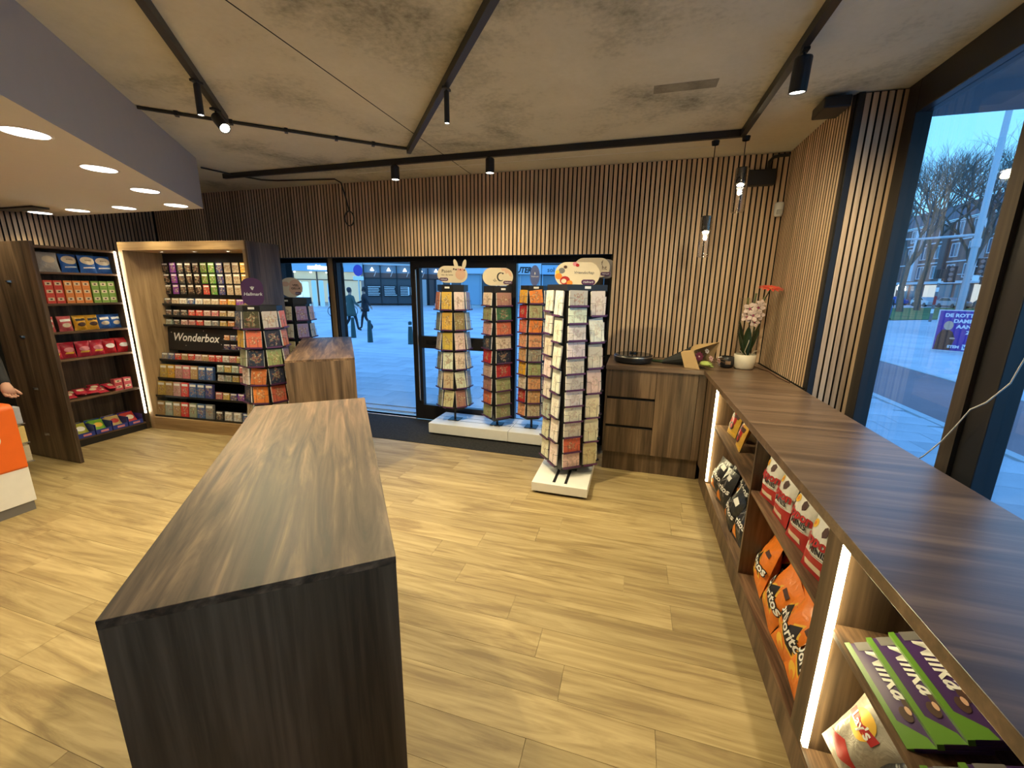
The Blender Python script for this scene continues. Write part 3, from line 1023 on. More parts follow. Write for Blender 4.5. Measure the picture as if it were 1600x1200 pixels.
lettering('Hallmark', 0.042, M['inkw'], s, (0, -0.002, -0.02), shear=0.2, bold=0.0006)
mb = MB()
for a in (-0.5, 0, 0.5):
    mb.tube([(0, -0.002, 0.02), (0.03 * math.sin(a), -0.002, 0.02 + 0.035 * math.cos(a))], 0.004, 4)
mb.build('crown_print', M['inkw'], s)

# round rack with the child sign by the glass
cols = [(-67.5, 0, 0.125, 0.165, 5, ['pale pink', 'silver', 'ivory', 'cream', 'ivory', 'cream']),
        (-22.5, 0, 0.130, 0.165, 5, ['ivory', 'blush', 'cream', 'ivory', 'cream', 'ivory']),
        (22.5, 0, 0.130, 0.165, 5, ['lilac', 'lilac', 'ivory', 'blush', 'cream', 'ivory']),
        (67.5, 0, 0.125, 0.165, 5, ['pale pink', 'silver', 'lilac', 'ivory', 'cream', 'ivory'])]
t, fc, zh = rack('round black card rack with a pink and cream sign by the glass', 'pink-sign rack', (-4.06, 4.19, 0.012), cols, 8, 0.192, 0.25, 1.50, -22.5, foot=0.11, hdr=0.08)
s = sign_part(t, pill(0.25, 0.235, 0.115), M['cream'], 0.004, zh + 0.118, fc)
decal(s, oval(0.15, 0.19, 24, 0.045, 0.0), M['peach'], name='pink_print')
decal(s, oval(0.075, 0.09, 16, -0.055, 0.01), M['cream'], -0.002, 'face_print')
decal(s, oval(0.08, 0.06, 16, -0.06, 0.04), M['peach'], -0.0025, 'hair_print')
lettering('VEEL', 0.034, M['inkbrown'], s, (0.05, -0.003, 0.025), bold=0.001)
lettering('GELUK', 0.034, M['inkbrown'], s, (0.05, -0.003, -0.012), bold=0.001)
tag_pill(s, 0.07, -0.072, 0.07, 0.034)

# ------------------------------------------------------------------ goods: helpers
def bag_front(w_, h_, d_, seed):
    def f(x, z):
        u = max(-1, min(1, x / (w_ / 2)))
        v = max(0, min(1, z / h_))
        q = max(0.0, min(1.0, (v - 0.05) / 0.89))
        p_ = (max(0.0, 1 - u * u) ** 0.65) * (max(0.0, math.sin(PI * q)) ** 0.55)
        wr = 0.10 * math.sin(7 * u + seed) * math.sin(5 * v + seed * 2) + 0.07 * math.sin(11 * v + 4 * u + seed * 3)
        return -d_ / 2 * p_ * (1 + wr)
    return f


def bag_mesh(name, w_, h_, d_, mats, zone=None, seed=0.0, nx=10, nz=13):
    f = bag_front(w_, h_, d_, seed)
    mb = MB()
    vs = []
    for side in (1, -1):
        for j in range(nz + 1):
            for i in range(nx + 1):
                x = (i / nx * 2 - 1) * w_ / 2
                z = j / nz * h_
                v = j / nz
                sq = 1 - 0.07 * math.sin(PI * v)
                vs.append((x * sq, f(x, z) * side + (0.0008 if side < 0 else 0), z))
    o = (nx + 1) * (nz + 1)
    for s in (0, 1):
        for j in range(nz):
            for i in range(nx):
                a = s * o + j * (nx + 1) + i
                q = (a, a + 1, a + nx + 2, a + nx + 1)
                mb.f.append(q if s == 0 else tuple(reversed(q)))
                mb.m.append(zone((i + 0.5) / nx, (j + 0.5) / nz) if zone else 0)
    rim = [j * (nx + 1) for j in range(nz + 1)]
    mb.v = [tuple(v) for v in vs]
    me = mb.mesh(name, mats, True)
    return me, f


def surf_poly(poly, f, mat, parent, dy=-0.0015, rings=4, name='print'):
    """a convex printed shape laid on a bulging surface"""
    cx = sum(p[0] for p in poly) / len(poly)
    cz = sum(p[1] for p in poly) / len(poly)
    pts = []
    n_ = len(poly)
    sub = []
    for i in range(n_):
        a, b = poly[i], poly[(i + 1) % n_]
        m_ = 3 if n_ < 8 else 1
        for k in range(m_):
            sub.append((a[0] + (b[0] - a[0]) * k / m_, a[1] + (b[1] - a[1]) * k / m_))
    n_ = len(sub)
    vs = [(cx, f(cx, cz) + dy, cz)]
    for r_ in range(1, rings + 1):
        for x, z in sub:
            px, pz = cx + (x - cx) * r_ / rings, cz + (z - cz) * r_ / rings
            vs.append((px, f(px, pz) + dy, pz))
    fs = [(0, 1 + i, 1 + (i + 1) % n_) for i in range(n_)]
    for r_ in range(rings - 1):
        for i in range(n_):
            j = (i + 1) % n_
            fs.append((1 + r_ * n_ + i, 1 + (r_ + 1) * n_ + i, 1 + (r_ + 1) * n_ + j, 1 + r_ * n_ + j))
    mb = MB()
    mb.add(vs, fs)
    return mb.build(name, mat, parent, smooth=True)


def bag(name, label, cat, group, w_, h_, d_, color, prints=(), zone=None, mats=None, seed=0.0):
    me, f = bag_mesh(name, w_, h_, d_, mats or [M['foil']], zone, seed)
    o = obj(name, me)
    o.color = (*color, 1)
    tag(o, label, cat, group)
    for p_ in prints:
        if p_[0] == 'text':
            _, body, size, mat, x, z, bold, rot = p_
            lettering(body, size, M[mat], o, (x, -0.0032, z), bold=bold, surf=f, rot=rot)
        else:
            _, poly, mat, dy = p_
            surf_poly(poly, f, M[mat], o, dy)
    return o


def place(o, loc, rotz, tilt=0.0, roll=0.0):
    o.location = loc
    o.rotation_euler = (rad(tilt), rad(roll), rad(rotz))
    return o


# ------------------------------------------------------------------ goods on the long shelf counter
# white and red rice-snack pouches
def nippon(seed):
    w_, h_ = 0.165, 0.245
    pr = [('poly', oval(0.034, 0.034, 12, -0.048, 0.185), 'inky', -0.0012), ('poly', oval(0.016, 0.016, 10, -0.048, 0.185), 'inko', -0.002),
          ('poly', [(0.0, 0.17), (0.012, 0.155), (0.030, 0.165), (0.032, 0.190), (0.014, 0.20), (0.002, 0.19)], 'inkbrown', -0.0014),
          ('poly', [(0.040, 0.205), (0.074, 0.214), (0.074, 0.238), (0.040, 0.229)], 'inkr', -0.0014),
          ('text', 'nippon', 0.056, 'inkr', 0, 0.132, 0.0022, 0), ('text', 'MINIS', 0.032, 'inkk', 0.018, 0.100, 0.001, 0),
          ('poly', [(-0.02, 0.0795), (0.055, 0.0795), (0.055, 0.082), (-0.02, 0.082)], 'inkgrey', -0.0015),
          ('poly', [(-0.05, 0.022), (0.045, 0.022), (0.045, 0.046), (-0.05, 0.046)], 'cream', -0.0014)]
    return bag('snack_pouch', 'white and red rice snack pouch standing on the upper shelf of the lit counter', 'snack pouch', 'white and red pouches on the counter shelf',
               w_, h_, 0.062, (0.72, 0.70, 0.64), pr, lambda u, v: 1 if v < 0.30 else 0, [M['foil'], M['inkr']], seed)


for k, (x, y, rz, tl) in enumerate(((0.705, 2.150, -80, -8), (0.700, 1.965, -88, -9), (0.705, 1.775, -82, -10), (0.700, 1.575, -80, -10))):
    o = nippon(k * 1.7)
    place(o, (x, y, 0.6915), rz, tl, RND.uniform(-3, 3))
    o['label'] = ['white and red rice snack pouch nearest the thin divider by the gold bags', 'white and red rice snack pouch, second from the thin divider',
                  'white and red rice snack pouch, third from the thin divider', 'white and red rice snack pouch in front of another by the lit divider'][k]
o = nippon(5.1)
place(o, (0.79, 1.525, 0.6915), -84, -8, 4)
o['label'] = 'white and red rice snack pouch half hidden behind another by the lit divider'

# orange tortilla-chip bags
def chips(seed, base, text='Doritos', black=False):
    w_, h_ = 0.215, 0.285
    tri = [(-0.075, 0.115), (0.055, 0.088), (0.010, 0.205)]
    tri2 = [(-0.088, 0.108), (0.068, 0.076), (0.012, 0.222)]
    pr = [('poly', tri2, 'inky' if not black else 'inkgrey', -0.0010), ('poly', tri, 'inkk', -0.0018),
          ('text', text, 0.062, 'inkk', 0.0, 0.138, 0.0058, -0.12), ('poly', oval(0.075, 0.055, 14, -0.030, 0.062), 'inky' if not black else 'inko', -0.0010),
          ('poly', oval(0.040, 0.032, 12, -0.015, 0.054), 'inko', -0.0014)]
    if black:
        pr += [('poly', [(-0.075, 0.03), (0.03, 0.03), (-0.02, 0.105)], 'inko', -0.002), ('poly', [(0.0, 0.215), (0.06, 0.205), (0.06, 0.24), (0.0, 0.25)], 'inkw', -0.0014)]
    else:
        pr += [('poly', [(0.025, 0.205), (0.075, 0.198), (0.075, 0.222), (0.025, 0.229)], 'inkbrown', -0.0014)]
    o = bag('chip_bag', 'x', 'chip bag', 'x', w_, h_, 0.095, base, pr, None, None, seed)
    f = bag_front(w_, h_, 0.095, seed)
    lettering(text, 0.062, M['inkw'], o, (0.0, -0.0042, 0.138), bold=0.0016, surf=f, rot=-0.12)
    return o


ORG = (0.78, 0.21, 0.025)
olab = ['orange tortilla chip bag slumped against the thin divider', 'orange tortilla chip bag behind the slumped one at the thin divider', 'orange tortilla chip bag second from the thin divider',
        'orange tortilla chip bag wedged in the middle of the orange bags', 'upright orange tortilla chip bag in front of the wedged one', 'orange tortilla chip bag lying low against the lit divider',
        'dull gold side of an orange chip bag under the shelf of white pouches']
for k, (x, y, z, rz, tl, rl) in enumerate(((0.715, 2.135, 0.205, -98, -14, -8), (0.83, 2.13, 0.20, -84, -10, 8), (0.705, 1.945, 0.205, -94, -18, 12),
                                           (0.735, 1.80, 0.205, -92, -16, 4), (0.70, 1.69, 0.205, -82, -18, 10), (0.69, 1.545, 0.205, -92, -24, 10), (0.84, 1.85, 0.20, -80, -12, -6))):
    o = place(chips(k * 1.3, ORG), (x, y, z), rz, tl, rl)
    o['label'], o['group'] = olab[k], 'orange chip bags in the lower bay'

BLK = (0.022, 0.024, 0.026)
for k in range(11):
    row_ = k // 4
    x = 0.70 + 0.085 * row_ + RND.uniform(-0.01, 0.01)
    y = 3.27 - 0.235 * (k % 4) - 0.11 * (row_ % 2) + RND.uniform(-0.02, 0.02)
    o = place(chips(k * 0.9, BLK, black=True), (x, y, 0.20 + 0.085 * row_), -90 + RND.uniform(-14, 14), -15 + RND.uniform(-5, 5), RND.uniform(-14, 14))
    o.scale = (0.92, 0.92, 0.92)
    o['label'], o['group'] = 'black and orange chip bag heaped in the low bay under the gold bags', 'black chip bags in the far lower bay'

# gold gummy bags on the far upper shelf
for k, (x, y, rz, rl, lb) in enumerate(((0.735, 3.16, -78, 4, 'gold and brown snack bag leaning next to the far light strip'), (0.80, 3.06, -96, -8, 'gold and orange snack bag tucked behind the leaning gold one'),
                                        (0.72, 2.885, -92, 6, 'gold and brown snack bag alone in the middle of the far upper shelf'), (0.80, 2.64, -90, -4, 'orange snack bag in the shadow by the thin divider'))):
    w_, h_ = 0.135, 0.235
    col = [(0.62, 0.38, 0.05), (0.70, 0.32, 0.05), (0.60, 0.34, 0.06), (0.70, 0.20, 0.03)][k]
    pr = [('poly', oval(0.075, 0.10, 16, 0, 0.12), 'inkr', -0.0010), ('poly', oval(0.060, 0.060, 16, 0, 0.075), 'inkbrown', -0.0014), ('poly', oval(0.034, 0.034, 12, 0, 0.075), 'inkr', -0.002),
          ('poly', [(-0.05, 0.135), (0.05, 0.135), (0.05, 0.165), (-0.05, 0.165)], 'inkbrown', -0.0016), ('poly', [(-0.055, 0.018), (0.055, 0.018), (0.055, 0.036), (-0.055, 0.036)], 'inky', -0.0012)]
    place(bag('snack_bag', lb, 'snack bag', 'gold snack bags on the counter shelf', w_, h_, 0.05, col, pr, None, None, k * 2.1), (x, y, 0.6915), rz, -12, rl)

# chocolate slabs leaning on the near upper shelf
def slab(label, loc, tilt, text):
    t = thing('chocolate_slab', label, 'chocolate bar', loc, rad(-90), 'big chocolate slabs')
    t.rotation_euler = (rad(tilt), 0, rad(-90))
    L, W, T = 0.30, 0.155, 0.014
    MB().box(-L / 2, L / 2, 0, T, 0, W).build('wrapper', plain('wrapper_purple', (0.065, 0.03, 0.13), 0.3), t, bevel=0.003)
    gm = M['green_pack']
    MB().box(-L / 2 - 0.001, L / 2 + 0.001, -0.0012, T + 0.001, -0.0012, 0.012).build('green_edge', gm, t)
    decal(t, [(0.085, 0.012), (L / 2, 0.012), (L / 2, 0.055), (0.125, 0.05)], gm, -0.001, 'green_print')
    decal(t, [(-L / 2, 0.022), (-L / 2 + 0.03, 0.022), (-L / 2 + 0.03, 0.075), (-L / 2, 0.075)], M['inkgrey'], -0.0012, 'tag_print')
    lettering(text, 0.072, M['inkw'], t, (-0.045, -0.0018, 0.058), bold=0.0012, shear=0.25)
    for cx, cz, r_ in ((0.045, 0.055, 0.030), (0.070, 0.038, 0.030), (0.085, 0.070, 0.034)):
        decal(t, oval(r_ * 1.4, r_ * 0.75, 14, cx, cz), M['inkbrown'], -0.0014 - cx * 0.004, 'chocolate_print')
        decal(t, oval(r_ * 0.8, r_ * 0.35, 12, cx - 0.008, cz + 0.008), M['peach'], -0.0022 - cx * 0.004, 'nut_print')
    return t


M['green_pack'] = plain('green_pack', (0.13, 0.29, 0.035), 0.3)
for k in range(3):
    slab(['purple and green chocolate slab in front of two others by the lit divider', 'purple and green chocolate slab between two others by the lit divider', 'purple and green chocolate slab leaning last behind the two others'][k],
         (0.670 + 0.048 * k, 1.105, 0.6925 + 0.032 * k), -70, 'Milka')
for k in range(2):
    slab(['purple chocolate slab at the front of the pair beyond the three slabs', 'purple chocolate slab behind its twin beyond the three slabs'][k], (0.675 + 0.06 * k, 0.77, 0.6925 + 0.034 * k), -70, 'Milka')
pb = MB().box(-0.16, 0.16, -0.04, 0.04, 0, 0.26).build('chocolate_box', plain('carton_purple', (0.06, 0.03, 0.12), 0.4), loc=(1.085, 1.10, 0.691), rot=(0, 0, rad(-90)), bevel=0.002)
tag(pb, 'plain purple carton standing behind the chocolate slabs', 'box')

# crisp bags in the near lower bay
for k, (x, y, z, rz, tl, rl, c) in enumerate(((0.712, 1.215, 0.27, -80, -14, 10, 0), (0.83, 1.22, 0.235, -90, -10, -8, 1), (0.712, 1.03, 0.215, -90, -14, -8, 1), (0.715, 0.83, 0.21, -86, -16, 8, 0), (0.84, 1.0, 0.22, -92, -10, 6, 1), (0.74, 0.54, 0.20, -94, -16, -5, 1))):
    w_, h_ = 0.20, 0.30
    pr = [('poly', oval(0.085, 0.085, 18, -0.02, 0.205), 'inky', -0.0012), ('poly', [(-0.07, 0.185), (0.035, 0.195), (0.035, 0.222), (-0.07, 0.212)], 'inkr', -0.002),
          ('text', "Lay's", 0.040, 'inkw', -0.018, 0.203, 0.001, 0.1), ('poly', [(-0.08, 0.08), (-0.01, 0.05), (0.05, 0.10), (-0.02, 0.12)], 'inkr' if k == 0 else 'inkw', -0.0012),
          ('poly', [(0.02, 0.03), (0.07, 0.05), (0.05, 0.09)], 'inkw', -0.0012)]
    o = bag('crisp_bag', ['silver grey crisp bag lit by the strip on the divider', 'black crisp bag behind the silver grey one', 'black crisp bag beside the silver grey one', 'silver grey crisp bag under the two-slab chocolate pair',
            'black crisp bag at the back of the low crisp bay', 'black crisp bag farthest from the light strip in the crisp bay'][k], 'crisp bag', 'crisp bags in the near lower bay', w_, h_, 0.10,
            ((0.36, 0.33, 0.27) if c == 0 else (0.03, 0.03, 0.03)), pr, None, None, k * 1.9)
    place(o, (x, y, z), rz, tl, rl)

# ------------------------------------------------------------------ goods on the tall snack shelf
XS = -5.66
CB = {'blue': (0.03, 0.13, 0.45), 'silver': (0.45, 0.42, 0.38), 'pink': (0.62, 0.12, 0.13), 'yellow': (0.75, 0.40, 0.03), 'red': (0.62, 0.02, 0.03), 'crimson': (0.55, 0.03, 0.06)}
def shelf_bag(cn, y, z, w_, h_, label, prints, zone=None, mats=None, seed=0.0, rl=0.0):
    o = bag('snack_bag', label, 'snack bag', 'bags on the tall snack shelf', w_, h_, 0.07, CB[cn], prints, zone, mats, seed)
    return place(o, (XS + RND.uniform(-0.015, 0.015), y, z + 0.001), 90 + RND.uniform(-5, 5), -6, rl)


shelf_bag('silver', 2.775, 1.82, 0.165, 0.19, 'silver grey snack bag beside the blue bags on the top shelf', [('poly', oval(0.10, 0.07, 14, 0, 0.12), 'cream', -0.001)], seed=0.4)
shelf_bag('silver', 2.62, 1.82, 0.165, 0.19, 'silver grey snack bag in the dark corner of the top shelf', [], seed=2.4)
for k in range(3):
    shelf_bag('blue', 2.945 + 0.142 * k, 1.82, 0.15, 0.185, ['blue bag with a cream oval next to the silver bag', 'blue bag with a cream oval between two blue bags on the top shelf', 'blue bag with a cream oval by the top of the light strip'][k],
              [('poly', oval(0.125, 0.085, 18, 0, 0.125), 'cream', -0.0012), ('text', 'mints', 0.026, 'inkbrown', 0, 0.13, 0.0003, 0), ('poly', [(-0.05, 0.045), (0.05, 0.05), (0.05, 0.062), (-0.05, 0.057)], 'inkw', -0.0012)], seed=k * 1.1)
cart = {}
def carton(cn, rgb, y, z, label, x=XS, group='stacked cartons on the tall snack shelf', w_=0.066, h_=0.075, rz=90):
    key = (w_, h_)
    if key not in cart:
        mb = MB().box(-w_ / 2, w_ / 2, -0.03, 0.03, 0, h_, 0)
        mb.add([(-w_ * 0.36, -0.0305, h_ * 0.36), (w_ * 0.36, -0.0305, h_ * 0.36), (w_ * 0.36, -0.0305, h_ * 0.78), (-w_ * 0.36, -0.0305, h_ * 0.78)], [(0, 1, 2, 3)], 1)
        mb.add([(-w_ * 0.14, -0.031, h_ * 0.48), (w_ * 0.14, -0.031, h_ * 0.48), (w_ * 0.14, -0.031, h_ * 0.66), (-w_ * 0.14, -0.031, h_ * 0.66)], [(0, 1, 2, 3)], 2)
        cart[key] = mb.mesh('snack_carton', [M['box'], M['cream'], M['inkbrown']])
    o = obj('snack_carton', cart[key], None, (x, y, z), (0, 0, rad(rz)))
    o.color = (*rgb, 1)
    return tag(o, label, 'carton', group)


for cn, rgb, ys in (('red', (0.66, 0.07, 0.05), (2.655, 2.728, 2.801)), ('orange', (0.75, 0.24, 0.06), (2.880, 2.953, 3.026)), ('green', (0.20, 0.34, 0.06), (3.105, 3.178, 3.251))):
    for c, y in enumerate(ys):
        for s in range(3):
            carton(cn, rgb, y, 1.511 + s * 0.0765, f'{cn} snack carton, {("bottom", "middle", "top")[s]} of the {("first", "second", "third")[c]} {cn} stack counted from the partition panel')
for k, (cn, y, lb) in enumerate((('pink', 2.80, 'pink snack bag on the shelf under the red cartons'), ('pink', 2.66, 'pink snack bag near the partition panel under the red cartons'), ('yellow', 2.925, 'yellow snack bag next to the pink bag'), ('yellow', 3.035, 'yellow snack bag next to the blue nut bag'),
                                 ('blue', 3.145, 'small blue snack bag next to the yellow bags'), ('blue', 3.245, 'small blue snack bag at the light strip under the green cartons'))):
    shelf_bag(cn, y, 1.225, 0.112, 0.155, lb, [('poly', oval(0.07, 0.045, 14, 0, 0.06), 'inkbrown' if cn == 'yellow' else 'cream', -0.001), ('poly', [(-0.04, 0.095), (0.04, 0.10), (0.04, 0.125), (-0.04, 0.12)], 'inkk' if cn == 'yellow' else 'inkw', -0.0012)], seed=k * 0.8)
for k in range(6):
    shelf_bag('red' if k > 3 else 'crimson', 2.66 + 0.122 * k, 0.945, 0.125, 0.165, f'{"bright red" if k > 3 else "crimson"} sweet bag, {("first", "second", "third", "fourth", "fifth", "last")[k]} in the red row from the partition panel',
              [('poly', oval(0.085, 0.05, 16, 0, 0.085), 'inkpink' if k < 4 else 'inkw', -0.001), ('poly', [(-0.04, 0.045), (0.03, 0.04), (0.04, 0.06), (-0.03, 0.062)], 'inky' if k < 4 else 'inkr', -0.0015)], seed=k * 1.5)
for k in range(9):
    o = bag('sweet_pack', 'small red and white sweet pack lying in the loose pile on the shelf', 'sweet pack', 'loose red packs on the tall snack shelf', 0.10, 0.13, 0.032, CB['crimson'], [('poly', oval(0.06, 0.05, 12, 0, 0.06), 'cream', -0.001)], None, None, k * 0.7)
    place(o, (-5.62 - 0.05 * (k % 2), 2.70 + 0.048 * k, 0.53 + 0.014 * (k % 3)), 90 + RND.uniform(-25, 25), -72 + RND.uniform(-8, 6), 0)
for c, y in enumerate((3.135, 3.225)):
    for s in range(2):
        carton('pink and green', (0.55, 0.08, 0.10), y, 0.521 + s * 0.0665, f'pink and lime carton, {("lower", "upper")[s]} one of the stack {("next to the loose red packs", "next to the light strip")[c]}', w_=0.078, h_=0.065)
for k in range(4):
    y = 2.73 + 0.155 * k
    t = thing('display_tray', ['blue carton tray of yellow green sweets nearest the partition panel', 'blue carton tray of bright green sweets', 'blue carton tray of tan sweets', 'blue carton tray of red sweets by the light strip'][k], 'tray', (-5.66, y, 0.096), rad(90), 'blue trays on the lowest shelf')
    mb = MB().box(-0.072, 0.072, -0.09, 0.10, 0, 0.004).box(-0.072, -0.069, -0.09, 0.10, 0.004, 0.11).box(0.069, 0.072, -0.09, 0.10, 0.004, 0.11).box(-0.069, 0.069, 0.097, 0.10, 0.004, 0.13).box(-0.069, 0.069, -0.09, -0.087, 0.004, 0.05)
    mb.build('carton', plain('tray_blue', (0.03, 0.05, 0.30), 0.45), t)
    decal(t, [(-0.03, 0.012), (0.04, 0.012), (0.04, 0.034), (-0.03, 0.034)], M['inkpink'], -0.0905, 'label_print')
    cc = [(0.42, 0.42, 0.06), (0.18, 0.42, 0.04), (0.50, 0.36, 0.14), (0.55, 0.05, 0.04)][k]
    for j in range(2):
        o = bag('sweet_bag', ['yellow green', 'bright green', 'tan', 'red'][k] + ' sweet bag leaning in its blue tray on the lowest shelf', 'sweet bag', 'sweet bags in the blue trays', 0.125, 0.155, 0.035, cc, [('poly', oval(0.08, 0.06, 14, 0, 0.08), ['inkw', 'inky', 'inkr', 'cream'][k], -0.001)], None, None, k + j * 2.2)
        place(o, (-5.625 - 0.055 * j, y, 0.104), 90, -38, RND.uniform(-4, 4))

# ------------------------------------------------------------------ gift cards and boxes in the oak unit
gx, gy = (math.cos(GA), math.sin(GA)), (-math.sin(GA), math.cos(GA))
def gpos(x, y, z):
    return (-5.56 + gx[0] * x + gy[0] * y, 3.34 + gx[1] * x + gy[1] * y, z)


_gm = {}
def gift(kind, cn, rgb, x, d, z, w_, h_, label, group, deep=0.02, mat='card', tilt=-8):
    key = (round(w_, 3), round(h_, 3), deep, mat)
    if key not in _gm:
        mb = MB().box(-w_ / 2, w_ / 2, 0, deep, -h_ / 2, h_ / 2)
        mb.add([(-w_ * 0.42, -0.0006, h_ * 0.26), (w_ * 0.42, -0.0006, h_ * 0.26), (w_ * 0.42, -0.0006, h_ * 0.42), (-w_ * 0.42, -0.0006, h_ * 0.42)], [(0, 1, 2, 3)], 1)
        _gm[key] = mb.mesh(kind, [M[mat], M['inkw']])
    o = obj(kind, _gm[key], None, gpos(x, d, z + h_ / 2 * math.cos(rad(tilt))), (rad(tilt), 0, GA))
    o.color = (*rgb, 1)
    return tag(o, label, 'gift card' if kind == 'gift_card' else 'gift box', group)


GC = {'black': (0.02, 0.02, 0.022), 'violet': (0.20, 0.03, 0.36), 'charcoal': (0.05, 0.055, 0.06), 'dark brown': (0.045, 0.028, 0.022), 'leaf green': (0.14, 0.26, 0.03), 'bright green': (0.13, 0.36, 0.06),
      'indigo': (0.06, 0.07, 0.24), 'cream': (0.60, 0.47, 0.33), 'amber': (0.70, 0.40, 0.05), 'scarlet': (0.68, 0.05, 0.04), 'white': (0.62, 0.60, 0.56), 'blue': (0.06, 0.13, 0.32), 'tan': (0.46, 0.30, 0.12),
      'pink': (0.62, 0.18, 0.20), 'grey': (0.26, 0.26, 0.26), 'orange': (0.70, 0.25, 0.06), 'mint': (0.42, 0.52, 0.42), 'navy': (0.015, 0.018, 0.12), 'gold': (0.60, 0.42, 0.10), 'rose': (0.55, 0.30, 0.28), 'sage': (0.30, 0.34, 0.24)}
top_cols = ['black', 'violet', 'charcoal', 'dark brown', 'dark brown', 'leaf green', 'bright green', 'indigo', 'cream', 'cream', 'amber', 'amber', 'white']
for r_ in range(3):
    zt_ = (1.858, 1.732, 1.604)[r_]
    for c in range(13):
        cn = 'scarlet' if (r_ == 2 and c == 5) else top_cols[c]
        x = 0.10 + 0.112 * c
        gift('gift_card', cn, GC[cn], x, 0.405, zt_, 0.086, 0.113, f'{cn} gift card in the {("top", "second", "third")[r_]} hanging row of the oak unit', 'hanging gift cards', 0.004, 'card', -2)
def gift_row(z, d, items, x0, pitch, w_, h_, where, shelf=True, deep=0.02):
    if shelf:
        MB().box(0.062, GW - 0.047, d - 0.028, GD - 0.031, z - 0.012, z - 0.001).box(0.062, GW - 0.047, d - 0.030, d - 0.028, z - 0.012, z + 0.012).build('display_shelf', M['black'], gu)
    for i, cn in enumerate(items):
        if cn:
            gift('gift_box', cn, GC[cn], x0 + pitch * i, d, z, w_, h_, f'{cn} gift box on the {where} of the oak unit', 'gift boxes in the oak unit', deep)


gift_row(1.480, 0.36, ['charcoal', 'cream', 'white', 'blue', 'white', 'cream', 'cream', 'orange', 'amber', 'violet', 'tan', 'white', 'grey'], 0.11, 0.116, 0.10, 0.075, 'narrow shelf under the hanging cards')
gift_row(1.344, 0.345, ['charcoal', 'charcoal', 'charcoal', 'scarlet', 'scarlet', 'rose', 'pink', 'tan', 'cream', 'amber', 'gold', 'tan', 'rose'], 0.12, 0.113, 0.092, 0.075, 'second narrow shelf')
gift_row(1.232, 0.33, ['mint', 'charcoal', 'rose', 'pink', 'scarlet', 'white', 'grey', 'gold', 'orange', 'blue', 'scarlet', 'tan', 'grey'], 0.12, 0.113, 0.092, 0.07, 'third narrow shelf above the lettered panel')
# lettered panel
bp_ = MB().box(0.064, GW - 0.05, 0, 0.012, 0, 0.275).build('brand_panel', M['black'], gu)
bp_.location = (0, 0.315, 0.928)
bp_.rotation_euler = (rad(-6), 0, 0)
lettering('Wonderbox', 0.135, M['inkw'], bp_, (0.475, -0.002, 0.155), bold=0.0022, shear=0.28, rot=-0.01)
star = [(0.90, 0.165), (0.906, 0.190), (0.912, 0.165), (0.935, 0.160), (0.912, 0.155), (0.906, 0.130), (0.90, 0.155), (0.878, 0.160)]
decal(bp_, star, M['inkw'], -0.002, 'star_print')
for x, z in ((0.12, 0.215), (0.33, 0.06), (0.85, 0.09), (0.60, 0.245)):
    decal(bp_, oval(0.010, 0.010, 8, x, z), M['inkw'], -0.002, 'dot_print')
gift_row(1.085, 0.275, ['orange', 'blue', 'orange', 'blue', 'orange'], 0.99, 0.085, 0.07, 0.055, 'upper ledge beside the lettering', shelf=False)
MB().box(0.93, GW - 0.05, 0.25, 0.318, 1.070, 1.083).build('ledge', M['black'], gu)
gift_row(0.975, 0.26, ['navy', 'navy', 'navy', 'navy', 'navy'], 0.99, 0.095, 0.085, 0.06, 'lower ledge beside the lettering', shelf=False)
MB().box(0.93, GW - 0.05, 0.235, 0.318, 0.960, 0.973).build('ledge', M['black'], gu)
gift_row(0.822, 0.215, ['grey', 'blue', 'scarlet', 'tan', 'scarlet', 'rose', 'tan', 'scarlet', 'scarlet', 'white', 'pink', 'gold', 'indigo', 'white', 'pink'], 0.11, 0.0985, 0.090, 0.082, 'shelf right under the lettered panel')
gift_row(0.606, 0.155, ['gold', 'amber', 'rose', 'pink', 'tan', 'blue', 'blue'], 0.125, 0.113, 0.100, 0.165, 'second shelf under the lettered panel', deep=0.03)
gift_row(0.720, 0.165, ['mint', 'gold', 'mint', 'pink', 'mint', 'gold'], 0.955, 0.103, 0.090, 0.080, 'small raised ledge', shelf=False)
MB().box(0.905, GW - 0.05, 0.14, 0.30, 0.706, 0.719).build('ledge', M['black'], gu)
gift_row(0.606, 0.155, ['white', 'mint', 'gold', 'pink', 'mint', 'white'], 0.955, 0.103, 0.088, 0.080, 'second shelf under the lettered panel', shelf=False)
gift_row(0.400, 0.095, ['gold', 'tan', 'rose', 'scarlet', 'blue', 'blue', 'indigo'], 0.125, 0.116, 0.102, 0.172, 'third shelf under the lettered panel', deep=0.03)
gift_row(0.400, 0.095, ['pink', 'gold', 'indigo', 'violet', 'navy', 'tan'], 0.955, 0.103, 0.088, 0.085, 'third shelf under the lettered panel', shelf=False)
gift_row(0.163, 0.050, ['tan', 'sage', 'tan', 'scarlet', 'sage', 'blue', 'grey'], 0.125, 0.118, 0.104, 0.175, 'lowest shelf', deep=0.03)
gift_row(0.163, 0.050, ['charcoal', 'white', 'white', 'blue', 'white'], 0.97, 0.125, 0.095, 0.105, 'lowest shelf', shelf=False)

